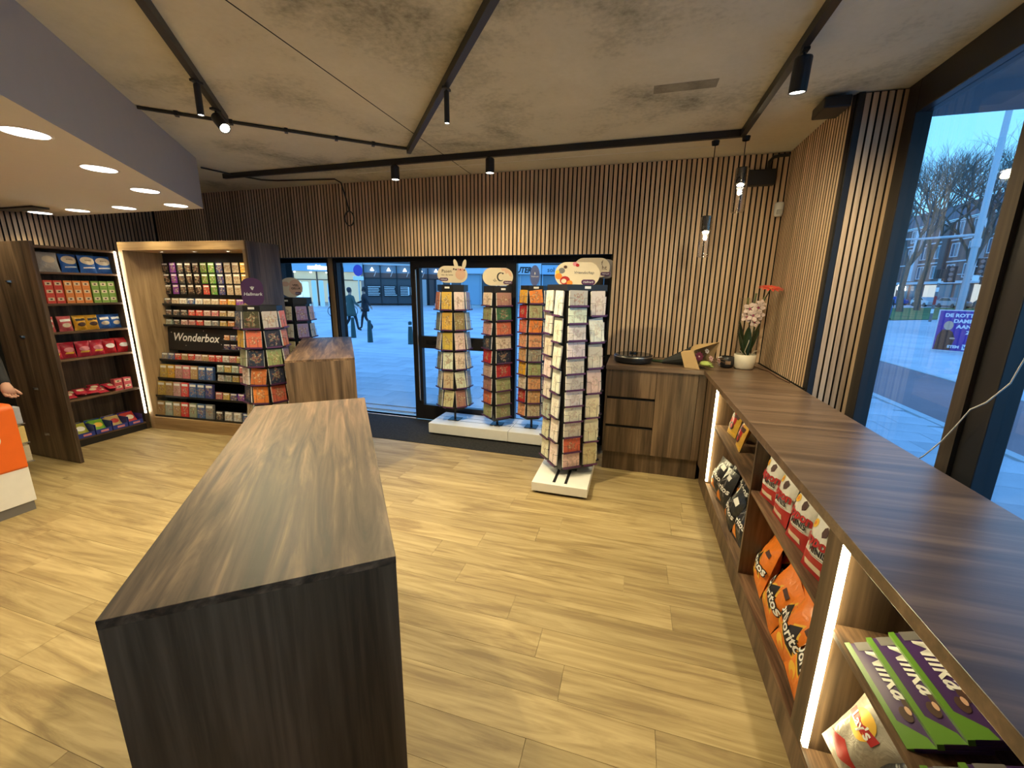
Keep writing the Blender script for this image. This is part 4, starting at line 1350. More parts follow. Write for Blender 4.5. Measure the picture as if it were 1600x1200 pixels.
# ------------------------------------------------------------------ things on the worktops
rv = thing('round_device', 'round glossy black floor-cleaning disc lying on the drawer cabinet', 'robot vacuum', (0.02, 4.09, WT + 0.001))
MB().lathe([(0.0, 0.004), (0.165, 0.004), (0.176, 0.014), (0.178, 0.05), (0.176, 0.072), (0.168, 0.078)], 40).build('body', M['black'], rv, smooth=True)
MB().lathe([(0.0, 0.0785), (0.166, 0.0785), (0.170, 0.076)], 40).build('lid', M['blackgloss'], rv)
MB().lathe([(0.1765, 0.056), (0.1795, 0.058), (0.1795, 0.064), (0.1765, 0.066)], 40).build('chrome_ring', M['steel'], rv, smooth=True)
MB().lathe([(0.0, 0.094), (0.035, 0.094), (0.040, 0.090), (0.040, 0.078)], 20, (0, 0.05)).build('sensor_turret', M['blackgloss'], rv, smooth=True)

# bouquet lying in its paper
bq = thing('bouquet', 'flower bouquet lying in brown and black wrapping paper in the worktop corner', 'bouquet', (0.52, 4.02, WT + 0.002), rad(-14))
mb = MB()
n = 14
for i in range(n):
    a0_, a1_ = 2 * PI * i / n, 2 * PI * (i + 1) / n
    q = []
    for xx, r_, kz in ((-0.24, 0.018, 0.02), (-0.05, 0.075, 0.078), (0.0, 0.092, 0.095)):
        for a in (a0_, a1_):
            q.append((xx, r_ * math.cos(a), kz + r_ * math.sin(a)))
    mb.add(q, [(0, 1, 3, 2)], 0)
    mb.add(q[2:], [(0, 1, 3, 2)], 0)
mb.build('black_wrap', plain('paper_black', (0.012, 0.013, 0.012), 0.6), bq)
kr = plain('kraft_paper', (0.50, 0.33, 0.15), 0.7)
mb = MB()
mb.add([(-0.03, -0.10, 0.0), (0.10, -0.135, 0.0), (0.03, -0.105, 0.16), (-0.08, -0.06, 0.13)], [(0, 1, 2, 3), (3, 2, 1, 0)])
mb.add([(-0.08, -0.06, 0.13), (0.03, -0.105, 0.16), (0.22, 0.03, 0.235), (0.02, 0.10, 0.19)], [(0, 1, 2, 3), (3, 2, 1, 0)])
mb.add([(0.02, 0.10, 0.19), (0.22, 0.03, 0.235), (0.16, 0.12, 0.0), (0.0, 0.11, 0.0)], [(0, 1, 2, 3), (3, 2, 1, 0)])
mb.build('kraft_wrap', kr, bq)
MB().tube([(-0.34, 0.0, 0.02), (-0.24, 0, 0.022), (-0.20, 0, 0.03)], [0.012, 0.016, 0.02], 8).build('stem_bundle', plain('stems', (0.03, 0.05, 0.015), 0.6), bq)
def bloom(parent, c, r_, petals, mat, tiltv, name='flower', core=None, layers=1):
    mb = MB()
    T = Vector(tiltv).to_track_quat('Z', 'Y').to_matrix().to_4x4()
    T.translation = Vector(c)
    for L in range(layers):
        rr = r_ * (1 - 0.28 * L)
        for k in range(petals):
            a = 2 * PI * (k + 0.5 * L) / petals
            wv = rr * math.sin(PI / petals) * 1.25
            ca, sa = math.cos(a), math.sin(a)
            pts = [(0.12 * rr, 0, 0.0), (0.55 * rr, -wv * 0.5, 0.10 * rr + 0.1 * rr * L), (0.95 * rr, -wv * 0.22, 0.05 * rr + 0.16 * rr * L), (rr, 0, 0.03 * rr + 0.16 * rr * L), (0.95 * rr, wv * 0.22, 0.05 * rr + 0.16 * rr * L), (0.55 * rr, wv * 0.5, 0.10 * rr + 0.1 * rr * L)]
            mb.add([(x * ca - y * sa, x * sa + y * ca, z) for x, y, z in pts], [(0, 1, 2, 3, 4, 5)], 0, T)
    if core is not None:
        mb.lathe([(0.0, 0.10 * r_), (0.16 * r_, 0.08 * r_), (0.20 * r_, 0.0)], 10, (0, 0), 1, T)
    return mb.build(name, [mat] + ([core] if core is not None else []), parent)


wine_, lime, blushm = plain('petal_wine', (0.16, 0.02, 0.05), 0.6), plain('petal_lime', (0.42, 0.50, 0.12), 0.6), plain('petal_blush', (0.66, 0.40, 0.34), 0.6)
bloom(bq, (0.075, -0.06, 0.105), 0.048, 10, wine_, (0.7, -0.7, 0.2), core=blushm, layers=3)
bloom(bq, (0.17, -0.02, 0.09), 0.03, 7, blushm, (0.8, -0.5, 0.4), core=wine_, layers=2)
bloom(bq, (0.13, 0.0, 0.15), 0.026, 7, plain('petal_white', (0.6, 0.55, 0.5), 0.6), (0.7, -0.6, 0.4), core=wine_)
bloom(bq, (0.23, 0.03, 0.07), 0.032, 8, blushm, (0.9, -0.3, 0.4), core=wine_, layers=2)
for k in range(7):
    a = -0.5 + 0.22 * k
    p0 = Vector((0.09 + 0.015 * (k % 3), -0.085 + 0.008 * k, 0.045 + 0.008 * (k % 2)))
    p1 = p0 + Vector((0.085 * math.cos(a), -0.055 + 0.02 * k, 0.004 - 0.012 * (k % 3)))
    MB().tube([p0, p0.lerp(p1, 0.35), p0.lerp(p1, 0.75), p1], [0.006, 0.013, 0.012, 0.004], 8).build('lily_bud', lime, bq, smooth=True)
for k in range(6):
    p0 = Vector((0.14, 0.02, 0.07))
    p1 = p0 + Vector((0.12 + 0.02 * k, -0.05 + 0.035 * k, -0.035 + 0.02 * (k % 3)))
    MB().tube([p0, p0.lerp(p1, 0.5) + Vector((0, 0, 0.02)), p1], [0.003, 0.0025, 0.0015], 5).build('twig', plain('twig', (0.16, 0.09, 0.04), 0.7), bq)

# black mug with a pale handle
mg = thing('mug', 'small black mug with a pale handle beside the orchid pot', 'mug', (0.835, 4.085, WT + 0.001))
MB().lathe([(0.0, 0.002), (0.045, 0.002), (0.056, 0.012), (0.060, 0.05), (0.057, 0.098), (0.050, 0.102), (0.050, 0.09), (0.0, 0.088)], 28).build('cup', M['black'], mg, smooth=True)
MB().tube([(-0.052, -0.03, 0.095), (-0.078, -0.045, 0.092), (-0.082, -0.048, 0.05), (-0.060, -0.036, 0.018)], 0.007, 8).build('handle', M['paper'], mg, smooth=True)
MB().box(-0.022, 0.022, -0.0615, -0.058, 0.035, 0.065).build('label_print', plain('label_bronze', (0.30, 0.18, 0.10), 0.35), mg)

# potted orchid with a gerbera in a clear sleeve
orp = thing('potted_orchid', 'white potted orchid in a clear sleeve with a coral gerbera above', 'plant', (0.975, 4.075, WT + 0.001))
MB().lathe([(0.0, 0.0), (0.068, 0.0), (0.080, 0.012), (0.086, 0.06), (0.088, 0.128), (0.082, 0.130), (0.080, 0.115), (0.0, 0.112)], 32).build('pot', plain('pot_white', (0.74, 0.68, 0.56), 0.5), orp, smooth=True)
leafm = plain('orchid_leaf', (0.025, 0.055, 0.018), 0.4)
for k in range(6):
    a = 2 * PI * k / 6 + 0.3
    mb = MB()
    L = 0.22 + 0.04 * (k % 3)
    vs, nn = [], 8
    for i in range(nn + 1):
        s_ = i / nn
        wv = 0.034 * math.sin(PI * min(1, s_ * 0.96 + 0.04)) ** 0.7
        out = 0.015 + 0.055 * s_ + 0.02 * s_ * s_
        zz = 0.115 + L * s_
        vs += [(out, -wv, zz), (out - 0.006, 0, zz), (out, wv, zz)]
    fs = []
    for i in range(nn):
        fs += [(3 * i, 3 * i + 1, 3 * i + 4, 3 * i + 3), (3 * i + 1, 3 * i + 2, 3 * i + 5, 3 * i + 4)]
    mb.add(vs, fs, 0, Matrix.Rotation(a, 4, 'Z'))
    mb.build('leaf', leafm, orp, smooth=True)
rootm = plain('aerial_root', (0.55, 0.50, 0.38), 0.6)
MB().tube([(0.01, -0.03, 0.11), (-0.02, -0.05, 0.16), (0.0, -0.05, 0.24), (0.015, -0.04, 0.36), (0.02, -0.03, 0.46)], 0.004, 6).build('flower_stem', rootm, orp, smooth=True)
MB().tube([(-0.01, -0.03, 0.12), (-0.045, -0.06, 0.15), (-0.06, -0.055, 0.17)], 0.0035, 6).build('aerial_root', rootm, orp)
MB().tube([(0.0, -0.04, 0.12), (0.03, -0.065, 0.13), (0.05, -0.06, 0.165), (0.075, -0.05, 0.17)], 0.0035, 6).build('aerial_root', rootm, orp)
petw, petc = plain('orchid_petal', (0.72, 0.56, 0.52), 0.55), plain('orchid_lip', (0.35, 0.04, 0.12), 0.5)
for c, r_ in (((-0.03, -0.07, 0.53), 0.055), ((0.035, -0.065, 0.54), 0.055), ((0.0, -0.08, 0.475), 0.055), ((-0.04, -0.06, 0.46), 0.05), ((0.05, -0.05, 0.48), 0.05), ((0.02, -0.07, 0.415), 0.042), ((0.06, -0.03, 0.57), 0.042)):
    bloom(orp, c, r_, 5, petw, (0.25 * (c[0] * 10), -1, 0.25), 'orchid_flower', petc)
MB().tube([(0.03, 0.02, 0.12), (0.05, 0.01, 0.4), (0.085, 0.0, 0.60), (0.12, -0.01, 0.695)], 0.005, 6).build('gerbera_stem', leafm, orp)
bloom(orp, (0.12, -0.015, 0.70), 0.10, 14, plain('gerbera_petal', (0.80, 0.10, 0.06), 0.5), (0.05, -0.28, 1), 'gerbera', plain('gerbera_core', (0.7, 0.30, 0.10), 0.6), layers=2)
for x, z in ((-0.03, 0.62), (0.015, 0.66), (0.07, 0.63)):
    MB().tube([(0.0, 0.02, 0.4), (x, 0.01, 0.55), (x * 1.3, 0.0, z)], [0.004, 0.006, 0.010], 6).build('bud_stem', plain('stem_green', (0.16, 0.17, 0.07), 0.6), orp)
MB().lathe([(0.082, 0.125), (0.086, 0.3), (0.095, 0.5), (0.105, 0.62)], 28).build('clear_sleeve', M['clear'], orp, smooth=True)

# wire along the back edge of the worktop
cd_ = thing('worktop_cable', 'thin brown cable lying along the foot of the slatted return wall', 'cable', (1.08, 4.30, WT + 0.004))
MB().tube([(-0.4, 0.09, 0.0), (-0.28, 0.06, 0), (-0.2, 0.11, 0), (0.0, 0.02, 0), (0.03, -0.2, 0), (0.07, -0.32, 0), (0.065, -0.6, 0), (0.085, -0.8, 0)], 0.0035, 6).build('cord', M['inkbrown'], cd_)

# ------------------------------------------------------------------ lamps
def spot(parent, loc, rot, watts, cone=110, blend=0.7, size=0.03, col=LAMP):
    l = bpy.data.lights.new('lamp_light', 'SPOT')
    l.energy = watts
    l.color = col
    l.spot_size = rad(cone)
    l.spot_blend = blend
    l.shadow_soft_size = size
    o = bpy.data.objects.new('lamp_light', l)
    COL.objects.link(o)
    o.location = loc
    o.rotation_euler = rot
    o.parent = parent
    return o


dl_ring = MB().lathe([(0.088, -0.001), (0.100, -0.004), (0.104, 0.0)], 28).mesh('trim_ring', M['white'], True)
dl_lens = MB().lathe([(0.0, -0.002), (0.089, -0.002)], 28).mesh('lens', M['down'])
DOWN = [(-3.06, 1.53), (-3.49, 2.08), (-3.90, 2.615), (-4.30, 3.135), (-4.97, 3.11), (-5.645, 3.10), (-6.25, 3.10),
        (-2.62, 0.98), (-2.2, 0.42), (-4.9, 1.3), (-5.5, 2.1), (-4.0, 0.2), (-5.5, 0.3)]  # out of view: edge row continued, last four added to light the left floor
for i, (x, y) in enumerate(DOWN):
    vis = i < 7
    t = thing('downlight', 'round white recessed downlight in the underside of the white bulkhead', 'ceiling light', (x, y, 2.453), 0, 'bulkhead downlights')
    obj('trim_ring', dl_ring, t)
    obj('lens', dl_lens, t)
    spot(t, (0, 0, -0.03), (0, 0, 0), K_DOWN, 130, 0.9, 0.06)

for xx in (0.35, 0.80, 1.25):      # small lamps in the canopy of the gift-card unit
    spot(gu, (xx, 0.2, GH - 0.096), (rad(18), 0, 0), 7.0, 130, 1.0, 0.02)

TZ = 2.872
def track(label, pts, w_=0.018):
    t = thing('light_track', label, 'light track', (pts[0][0], pts[0][1], TZ), 0, 'black ceiling tracks')
    ox, oy = pts[0]
    for a, b in zip(pts, pts[1:]):
        dx, dy = b[0] - a[0], b[1] - a[1]
        L = math.hypot(dx, dy)
        o = MB().box(-w_ * 0.5, L + w_ * 0.5, -w_, w_, -0.012, 0.036).build('rail', M['black'], t)
        o.location = (a[0] - ox, a[1] - oy, 0)
        o.rotation_euler = (0, 0, math.atan2(dy, dx))
    return t


e1 = (-math.sin(ISL), math.cos(ISL))
track('black ceiling track running along the bulkhead above the long counter', [(-1.55, 0.83), (-2.95, 2.60)])
track('black angled ceiling track meeting a thin cable run over the counters', [(-2.01, 3.55), (0.35, 0.68)])
track('long black ceiling track turning the corner above the drawer cabinet', [(-4.45, 3.82), (0.69, 3.82), (0.70, -1.0)])
cb_ = thing('ceiling_conduit', 'thin black conduit clipped to the ceiling across the track ends', 'conduit', (-3.40, 2.32, TZ + 0.02))
MB().tube([(0, 0, 0.006), (1.30, 1.165, 0.006), (1.365, 1.215, 0.006), (1.39, 1.23, 0.006)], 0.011, 6).build('pipe', M['black'], cb_)
MB().tube([(0, 0.03, 0.006), (1.30, 1.195, 0.006), (1.36, 1.235, 0.006)], 0.006, 6).build('cable', M['black'], cb_)
for f in (0.12, 0.3, 0.5, 0.7, 0.86):
    MB().box(-0.012, 0.012, -0.022, 0.022, -0.012, 0.018).build('clip', M['black'], cb_, loc=(1.35 * f, 1.21 * f, 0), rot=(0, 0, rad(41)))
hc = thing('hanging_cable', 'black cable clipped under the ceiling with a loop dangling before the slatted wall', 'cable', (-4.40, 3.52, TZ + 0.02))
pts = [(0, 0, 0), (0.10, 0.36, 0), (0.20, 0.55, -0.0), (0.35, 0.62, 0), (1.05, 0.72, 0), (1.10, 0.76, -0.03), (1.11, 0.80, -0.15), (1.13, 0.81, -0.26), (1.15, 0.81, -0.33)]
MB().tube(pts, 0.0085, 6).build('cable', M['black'], hc)
loop = []
for i in range(29):
    a = PI / 2 + 2 * PI * 1.12 * i / 28
    loop.append((1.14 + 0.062 * math.cos(a) * (1 - 0.1 * i / 28), 0.81 + 0.004 * i / 28, -0.405 + 0.08 * math.sin(a)))
MB().tube(loop, 0.007, 6).build('loop', M['black'], hc)

def track_spot(label, x, y, ln, r, tilt=(0, 0), stem=0.05, watts=K_TRACK, cone=168, z=TZ - 0.012):
    t = thing('track_spotlight', label, 'spotlight', (x, y, z), 0, 'track spotlights')
    MB().box(-0.015, 0.015, -0.03, 0.03, -0.012, 0.0).cyl((0, 0, -0.01), (0, 0, -stem), 0.006, n=8).build('stem', M['black'], t)
    h = MB().lathe([(0.0, 0.0), (r * 0.92, 0.0), (r, -0.006), (r, -ln), (r * 0.86, -ln), (r * 0.8, -ln + 0.012)], 20).build('head', M['black'], t, smooth=False)
    h.location = (0, 0, -stem)
    h.rotation_euler = (tilt[0], tilt[1], 0)
    MB().lathe([(0.0, -ln + 0.004), (r * 0.84, -ln + 0.004)], 16).build('lens', M['lens'], h)
    spot(h, (0, 0, -ln - 0.012), (0, 0, 0), watts, cone, 1.0, 0.02)
    return t


track_spot('slim black tube spotlight hanging near the bulkhead', -2.535, 2.075, 0.16, 0.018, stem=0.02, watts=K_TRACK * 1.0, cone=112)
track_spot('stubby black spotlight tilted beside the slim one near the bulkhead', -2.80, 2.40, 0.13, 0.034, tilt=(rad(-12), rad(-48)), stem=0.05, watts=K_TRACK * 0.8, cone=100)
track_spot('slim black tube spotlight hanging alone over the open floor', -1.165, 2.525, 0.17, 0.016, stem=0.02, watts=K_TRACK * 1.5)
track_spot('stubby black spotlight shining down in front of the entrance door', -2.32, 3.82, 0.12, 0.040, stem=0.012, watts=K_TRACK * 0.2)
track_spot('stubby black spotlight shining down before the fixed pane and bee rack', -1.35, 3.82, 0.12, 0.040, stem=0.012, watts=K_TRACK * 0.28)
track_spot('stubby black spotlight over the long worktop by the side window', 0.70, 2.62, 0.15, 0.040, tilt=(rad(8), 0), stem=0.03, watts=K_TRACK * 0.62)

# ------------------------------------------------------------------ pendants and fittings
def pendant(label, x, y, z0, z1, r=0.047):
    t = thing('pendant_lamp', label, 'pendant lamp', (x, y, z0), 0, 'glass pendant lamps')
    L = z1 - z0
    MB().cyl((0, 0, L - 0.01), (0, 0, TZ - z0 - 0.012), 0.0032, n=6).build('cord', M['black'], t)
    MB().lathe([(0.026, TZ - z0 - 0.04), (0.03, TZ - z0 - 0.012)], 14).build('ceiling_cup', M['black'], t)
    MB().lathe([(0.0, L), (r * 0.86, L), (r * 0.9, L - 0.005), (r * 0.9, L * 0.64), (r * 0.7, L * 0.63), (0, L * 0.63)], 24).build('cap', plain('smoked_metal', (0.10, 0.085, 0.07), 0.22, metal=0.7), t, smooth=False)
    MB().lathe([(r, L * 0.98), (r, 0.012), (r * 0.9, 0.0), (0.0, 0.0)], 28).build('glass_tube', M['lampglass'], t, smooth=True)
    MB().lathe([(0.0, L * 0.60), (0.022, L * 0.60), (0.026, L * 0.615), (0.024, L * 0.63)], 14).build('bulb', M['lens'], t)
    MB().lathe([(0.0, 0.004), (0.012, 0.008), (0.014, 0.018), (0.008, 0.03), (0.0, 0.034)], 12).build('glass_drop', M['lampglass'], t, smooth=True)
    p_ = bpy.data.lights.new('bulb_light', 'POINT')
    p_.energy = 1.6
    p_.color = LAMP
    p_.shadow_soft_size = 0.02
    o = bpy.data.objects.new('bulb_light', p_)
    COL.objects.link(o)
    o.parent = t
    o.location = (0, 0, L * 0.54)
    return t


pendant('lower glass tube pendant lamp hanging over the drawer cabinet', 0.51, 3.87, 1.985, 2.306)
pendant('higher glass tube pendant lamp hanging at the corner of the ceiling track', 0.715, 3.82, 2.318, 2.642)

sb = thing('wall_box', 'black box with a bent cable duct high on the slatted back wall', 'junction box', (0.98, YW - 0.002, 2.70))
MB().box(-0.12, 0.12, -0.07, 0, -0.065, 0.065).build('housing', M['black'], sb, bevel=0.01)
MB().tube([(0.06, -0.03, 0.06), (0.06, -0.03, 0.13), (0.09, -0.03, 0.165), (0.14, -0.03, 0.175), (0.215, -0.03, 0.175)], 0.014, 8).build('duct', M['black'], sb)
sn = thing('motion_sensor', 'small white motion sensor on the slatted wall corner', 'sensor', (1.165, YW - 0.002, 2.43))
MB().lathe([(0.0, -0.058), (0.026, -0.058), (0.036, -0.045), (0.038, 0.045), (0.030, 0.058), (0.0, 0.058)], 18).build('housing', M['paper'], sn, smooth=True, loc=(0, -0.038, 0))
MB().box(-0.022, 0.022, -0.079, -0.060, -0.045, -0.005).build('lens_window', plain('sensor_lens', (0.5, 0.48, 0.44), 0.25), sn, bevel=0.004)
cs = thing('ceiling_speaker', 'black box speaker under the ceiling at the corner of the window column', 'speaker', (1.10, 3.42, CEIL - 0.001))
MB().box(-0.07, 0.075, -0.13, 0.075, -0.085, -0.02).build('housing', M['black'], cs, bevel=0.008)
MB().box(-0.03, 0.03, -0.05, 0.05, -0.02, 0.0).build('bracket', M['black'], cs)
wc = thing('window_cable', 'loose white cable with a plug hanging across the dark window post', 'cable', (1.44, 2.49, 0.845))
MB().tube([(0, 0, 0.015), (0, -0.06, 0.07), (0, -0.15, 0.18), (0, -0.21, 0.275), (0, -0.265, 0.37), (0, -0.335, 0.42), (0, -0.42, 0.52), (0.005, -0.48, 0.75), (0.01, -0.52, 1.1)], 0.003, 6).build('cord', M['paper'], wc, smooth=True)
MB().box(-0.012, 0.012, -0.012, 0.045, 0.002, 0.03).build('plug', M['paper'], wc, bevel=0.004)
# leaflets in holders at the end of the parcel counter
lh = thing('leaflet_holder', 'row of leaflet pockets on the end of the orange parcel counter', 'leaflet holder', (-4.36, 1.750, 0.0))
MB().box(-0.30, 0.0, 0.0, 0.006, 0.36, 0.82).build('back_plate', M['grey'], lh)
for k in range(3):
    MB().box(-0.012, 0.0, 0.008, 0.050, 0.37 + 0.15 * k, 0.375 + 0.15 * k).box(-0.11, -0.10, 0.006, 0.05, 0.37 + 0.15 * k, 0.44 + 0.15 * k).build('pocket', M['grey'], lh)
    o = MB().box(-0.095, -0.014, 0.010, 0.046, 0.0, 0.125).build('leaflet', M['box'], None, loc=(-4.36, 1.750, 0.376 + 0.15 * k))
    o.color = (*[(0.42, 0.36, 0.26), (0.55, 0.42, 0.16), (0.35, 0.36, 0.40)][k], 1)
    tag(o, ['tan', 'yellow', 'grey'][k] + ' leaflet stack in the ' + ['lowest', 'middle', 'topmost'][k] + ' pocket of the parcel counter', 'leaflet')

# ------------------------------------------------------------------ people
SKIN = plain('skin', (0.50, 0.27, 0.19), 0.55)
def person(name, label, loc, rotz, pose, cloth, height=1.0, coat=None, hair=(0.03, 0.02, 0.015), hands=True):
    """pose: joint name -> local position; grown with a skin modifier into one body mesh"""
    J = {'pelvis': (0, 0, 0.94, 0.125), 'waist': (0, 0, 1.08, 0.12), 'chest': (0, 0, 1.27, 0.145), 'neck': (0, 0, 1.45, 0.055), 'jaw': (0, -0.02, 1.53, 0.066), 'crown': (0, -0.005, 1.65, 0.083),
         'shL': (-0.17, 0, 1.39, 0.066), 'shR': (0.17, 0, 1.39, 0.066), 'elL': (-0.22, 0.02, 1.12, 0.046), 'elR': (0.22, 0.02, 1.12, 0.046), 'wrL': (-0.24, -0.05, 0.88, 0.031), 'wrR': (0.24, -0.05, 0.88, 0.031),
         'hiL': (-0.09, 0, 0.88, 0.088), 'hiR': (0.09, 0, 0.88, 0.088), 'knL': (-0.10, -0.02, 0.49, 0.058), 'knR': (0.10, -0.02, 0.49, 0.058), 'anL': (-0.10, 0.02, 0.09, 0.040), 'anR': (0.10, 0.02, 0.09, 0.040),
         'toL': (-0.11, -0.13, 0.04, 0.034), 'toR': (0.11, -0.13, 0.04, 0.034)}
    for k, p_ in pose.items():
        J[k] = (*p_, J[k][3])
    names = list(J)
    edges = [('pelvis', 'waist'), ('waist', 'chest'), ('chest', 'neck'), ('neck', 'jaw'), ('jaw', 'crown'), ('chest', 'shL'), ('chest', 'shR'), ('shL', 'elL'), ('shR', 'elR'), ('elL', 'wrL'), ('elR', 'wrR'),
             ('pelvis', 'hiL'), ('pelvis', 'hiR'), ('hiL', 'knL'), ('hiR', 'knR'), ('knL', 'anL'), ('knR', 'anR'), ('anL', 'toL'), ('anR', 'toR')]
    me = bpy.data.meshes.new('figure')
    me.from_pydata([J[n][:3] for n in names], [(names.index(a), names.index(b)) for a, b in edges], [])
    tmp = bpy.data.objects.new('figure', me)
    COL.objects.link(tmp)
    sk = tmp.modifiers.new('skin', 'SKIN')
    sk.use_smooth_shade = True
    for i, n in enumerate(names):
        sv = me.skin_vertices[0].data[i]
        sv.radius = (J[n][3], J[n][3] * (0.72 if n in ('chest', 'waist', 'pelvis') else 1.0))
        sv.use_root = n == 'pelvis'
    ss = tmp.modifiers.new('sub', 'SUBSURF')
    ss.levels = ss.render_levels = 2
    dg = bpy.context.evaluated_depsgraph_get()
    bm_ = bpy.data.meshes.new_from_object(tmp.evaluated_get(dg))
    vs = [tuple(v.co) for v in bm_.vertices]
    fs = [tuple(p_.vertices) for p_ in bm_.polygons]
    bpy.data.objects.remove(tmp)
    mb = MB()
    mb.v, mb.f = vs, fs
    zn, zp = J['neck'][2] + 0.005, J['pelvis'][2] - 0.02
    hipy = [Vector(J[n][:3]) for n in ('knL', 'knR', 'anL', 'anR', 'hiL', 'hiR')]
    for f in fs:
        c = Vector((0, 0, 0))
        for i in f:
            c += Vector(vs[i])
        c /= len(f)
        wr = min((c - Vector(J[k][:3])).length for k in ('wrL', 'wrR'))
        ft = min((c - Vector(J[k][:3])).length for k in ('toL', 'toR'))
        an = min((c - Vector(J[k][:3])).length for k in ('anL', 'anR'))
        arm = min((c - Vector(J[k][:3])).length for k in ('elL', 'elR'))
        if c.z > zn:
            m_ = 0
        elif wr < 0.035:
            m_ = 0
        elif ft < 0.10 or an < 0.055:
            m_ = 3
        elif c.z < zp and arm > 0.12 and wr > 0.1:
            m_ = 2
        else:
            m_ = 1
        mb.m.append(m_)
    if hands:
        for sd in ('L', 'R'):
            w0, e0 = Vector(J['wr' + sd][:3]), Vector(J['el' + sd][:3])
            d = (w0 - e0).normalized()
            side = d.cross(Vector((0, 1, 0)))
            if side.length < 0.1:
                side = d.cross(Vector((1, 0, 0)))
            side.normalize()
            nrm = d.cross(side)
            mb.tube([w0 - d * 0.02, w0 + d * 0.04, w0 + d * 0.085], [0.026, 0.036, 0.033], 8, 0)
            for k, (o_, L) in enumerate(((-0.026, 0.062), (-0.009, 0.075), (0.009, 0.070), (0.025, 0.054))):
                b0 = w0 + d * 0.078 + side * o_
                mb.tube([b0, b0 + d * L * 0.5 + nrm * 0.006, b0 + d * L * 0.85 + nrm * 0.025], [0.010, 0.009, 0.007], 6, 0)
            b0 = w0 + d * 0.03 + side * 0.030
            mb.tube([b0, b0 + d * 0.03 + side * 0.022, b0 + d * 0.058 + side * 0.026 + nrm * 0.012], [0.012, 0.011, 0.008], 6, 0)
    t = thing(name, label, 'person', loc, rotz)
    t.scale = (height, height, height)
    mats = [SKIN] + [plain('cloth', c, 0.8) for c in cloth]
    body = mb.build('body', mats, t, smooth=True)
    cr, jw = Vector(J['crown'][:3]), Vector(J['jaw'][:3])
    MB().lathe([(0.0, 0.10), (0.05, 0.088), (0.085, 0.05), (0.094, 0.0), (0.088, -0.05), (0.07, -0.10)], 18).build('hair', plain('hair', hair, 0.6), t, smooth=True, loc=(cr.x, cr.y + 0.018, cr.z), rot=(rad(-14), 0, 0))
    fc = MB()
    hc_ = (cr + jw) / 2
    fc.tube([(hc_.x, hc_.y - 0.065, hc_.z + 0.02), (hc_.x, hc_.y - 0.092, hc_.z - 0.012), (hc_.x, hc_.y - 0.07, hc_.z - 0.018)], [0.007, 0.012, 0.008], 6, 0)
    for sx in (-1, 1):
        fc.lathe([(0, 0.010), (0.009, 0.005), (0.009, -0.005), (0, -0.010)], 8, (hc_.x + sx * 0.030, hc_.y - 0.070), 1, Matrix.Translation((0, 0, hc_.z + 0.02)))
        fc.tube([(hc_.x + sx * 0.078, hc_.y + 0.01, hc_.z + 0.022), (hc_.x + sx * 0.088, hc_.y + 0.018, hc_.z), (hc_.x + sx * 0.078, hc_.y + 0.012, hc_.z - 0.02)], 0.009, 6, 0)
    fc.tube([(hc_.x - 0.024, hc_.y - 0.066, hc_.z - 0.046), (hc_.x, hc_.y - 0.074, hc_.z - 0.046), (hc_.x + 0.024, hc_.y - 0.066, hc_.z - 0.046)], 0.005, 5, 2)
    fc.build('face', [SKIN, M['inkk'], plain('lips', (0.40, 0.15, 0.12), 0.5)], t, smooth=True)
    if coat:
        col, hem, flare = coat
        mb = MB()
        prof = [(1.44, 0.075, 0.07), (1.40, 0.17, 0.105), (1.30, 0.195, 0.13), (1.10, 0.165, 0.125), (0.95, 0.185, 0.145), (0.75, 0.185 + flare * 0.5, 0.16 + flare * 0.5), (hem, 0.19 + flare, 0.17 + flare), (hem + 0.004, 0.17 + flare, 0.15 + flare), (0.9, 0.15, 0.12)]
        n_ = 20
        vs = []
        for z, a, b in prof:
            for j in range(n_):
                q = 2 * PI * j / n_
                vs.append((a * math.cos(q), b * math.sin(q), z))
        mb.add(vs, [(i * n_ + j, i * n_ + (j + 1) % n_, (i + 1) * n_ + (j + 1) % n_, (i + 1) * n_ + j) for i in range(len(prof) - 1) for j in range(n_)])
        mb.build('coat', plain('coat', col, 0.85), t, smooth=True)
    return t


stride = {'knL': (-0.12, -0.14, 0.50), 'anL': (-0.14, -0.20, 0.09), 'toL': (-0.15, -0.34, 0.04), 'knR': (0.10, 0.02, 0.48), 'anR': (0.12, 0.26, 0.14), 'toR': (0.12, 0.20, 0.03)}
person('person', 'person in a long green coat walking past the bollards with one arm swung out', (-10.95, 14.22, -0.012), rad(165),
       dict(stride, elL=(-0.30, 0.02, 1.16), wrL=(-0.46, -0.06, 1.00), elR=(0.26, 0.06, 1.13), wrR=(0.38, 0.12, 0.96)), [(0.06, 0.09, 0.075), (0.02, 0.02, 0.025), (0.012, 0.012, 0.014)], 1.0, ((0.06, 0.09, 0.075), 0.62, 0.05), (0.035, 0.025, 0.03))
person('person', 'person in dark clothes striding beside the green-coated walker', (-10.80, 14.95, -0.012), rad(-60),
       dict(stride, elL=(-0.26, -0.12, 1.15), wrL=(-0.24, -0.34, 1.08), elR=(0.26, 0.14, 1.16), wrR=(0.30, 0.25, 0.96)), [(0.022, 0.018, 0.022), (0.018, 0.018, 0.022), (0.012, 0.012, 0.014)], 1.02, ((0.024, 0.02, 0.024), 0.86, 0.0), (0.015, 0.01, 0.01))
person('person', 'person in a dark jacket and blue jeans standing on the far kerb', (17.2, 35.7, -0.012), rad(20), {}, [(0.05, 0.05, 0.06), (0.06, 0.12, 0.26), (0.02, 0.02, 0.02)], 1.0)
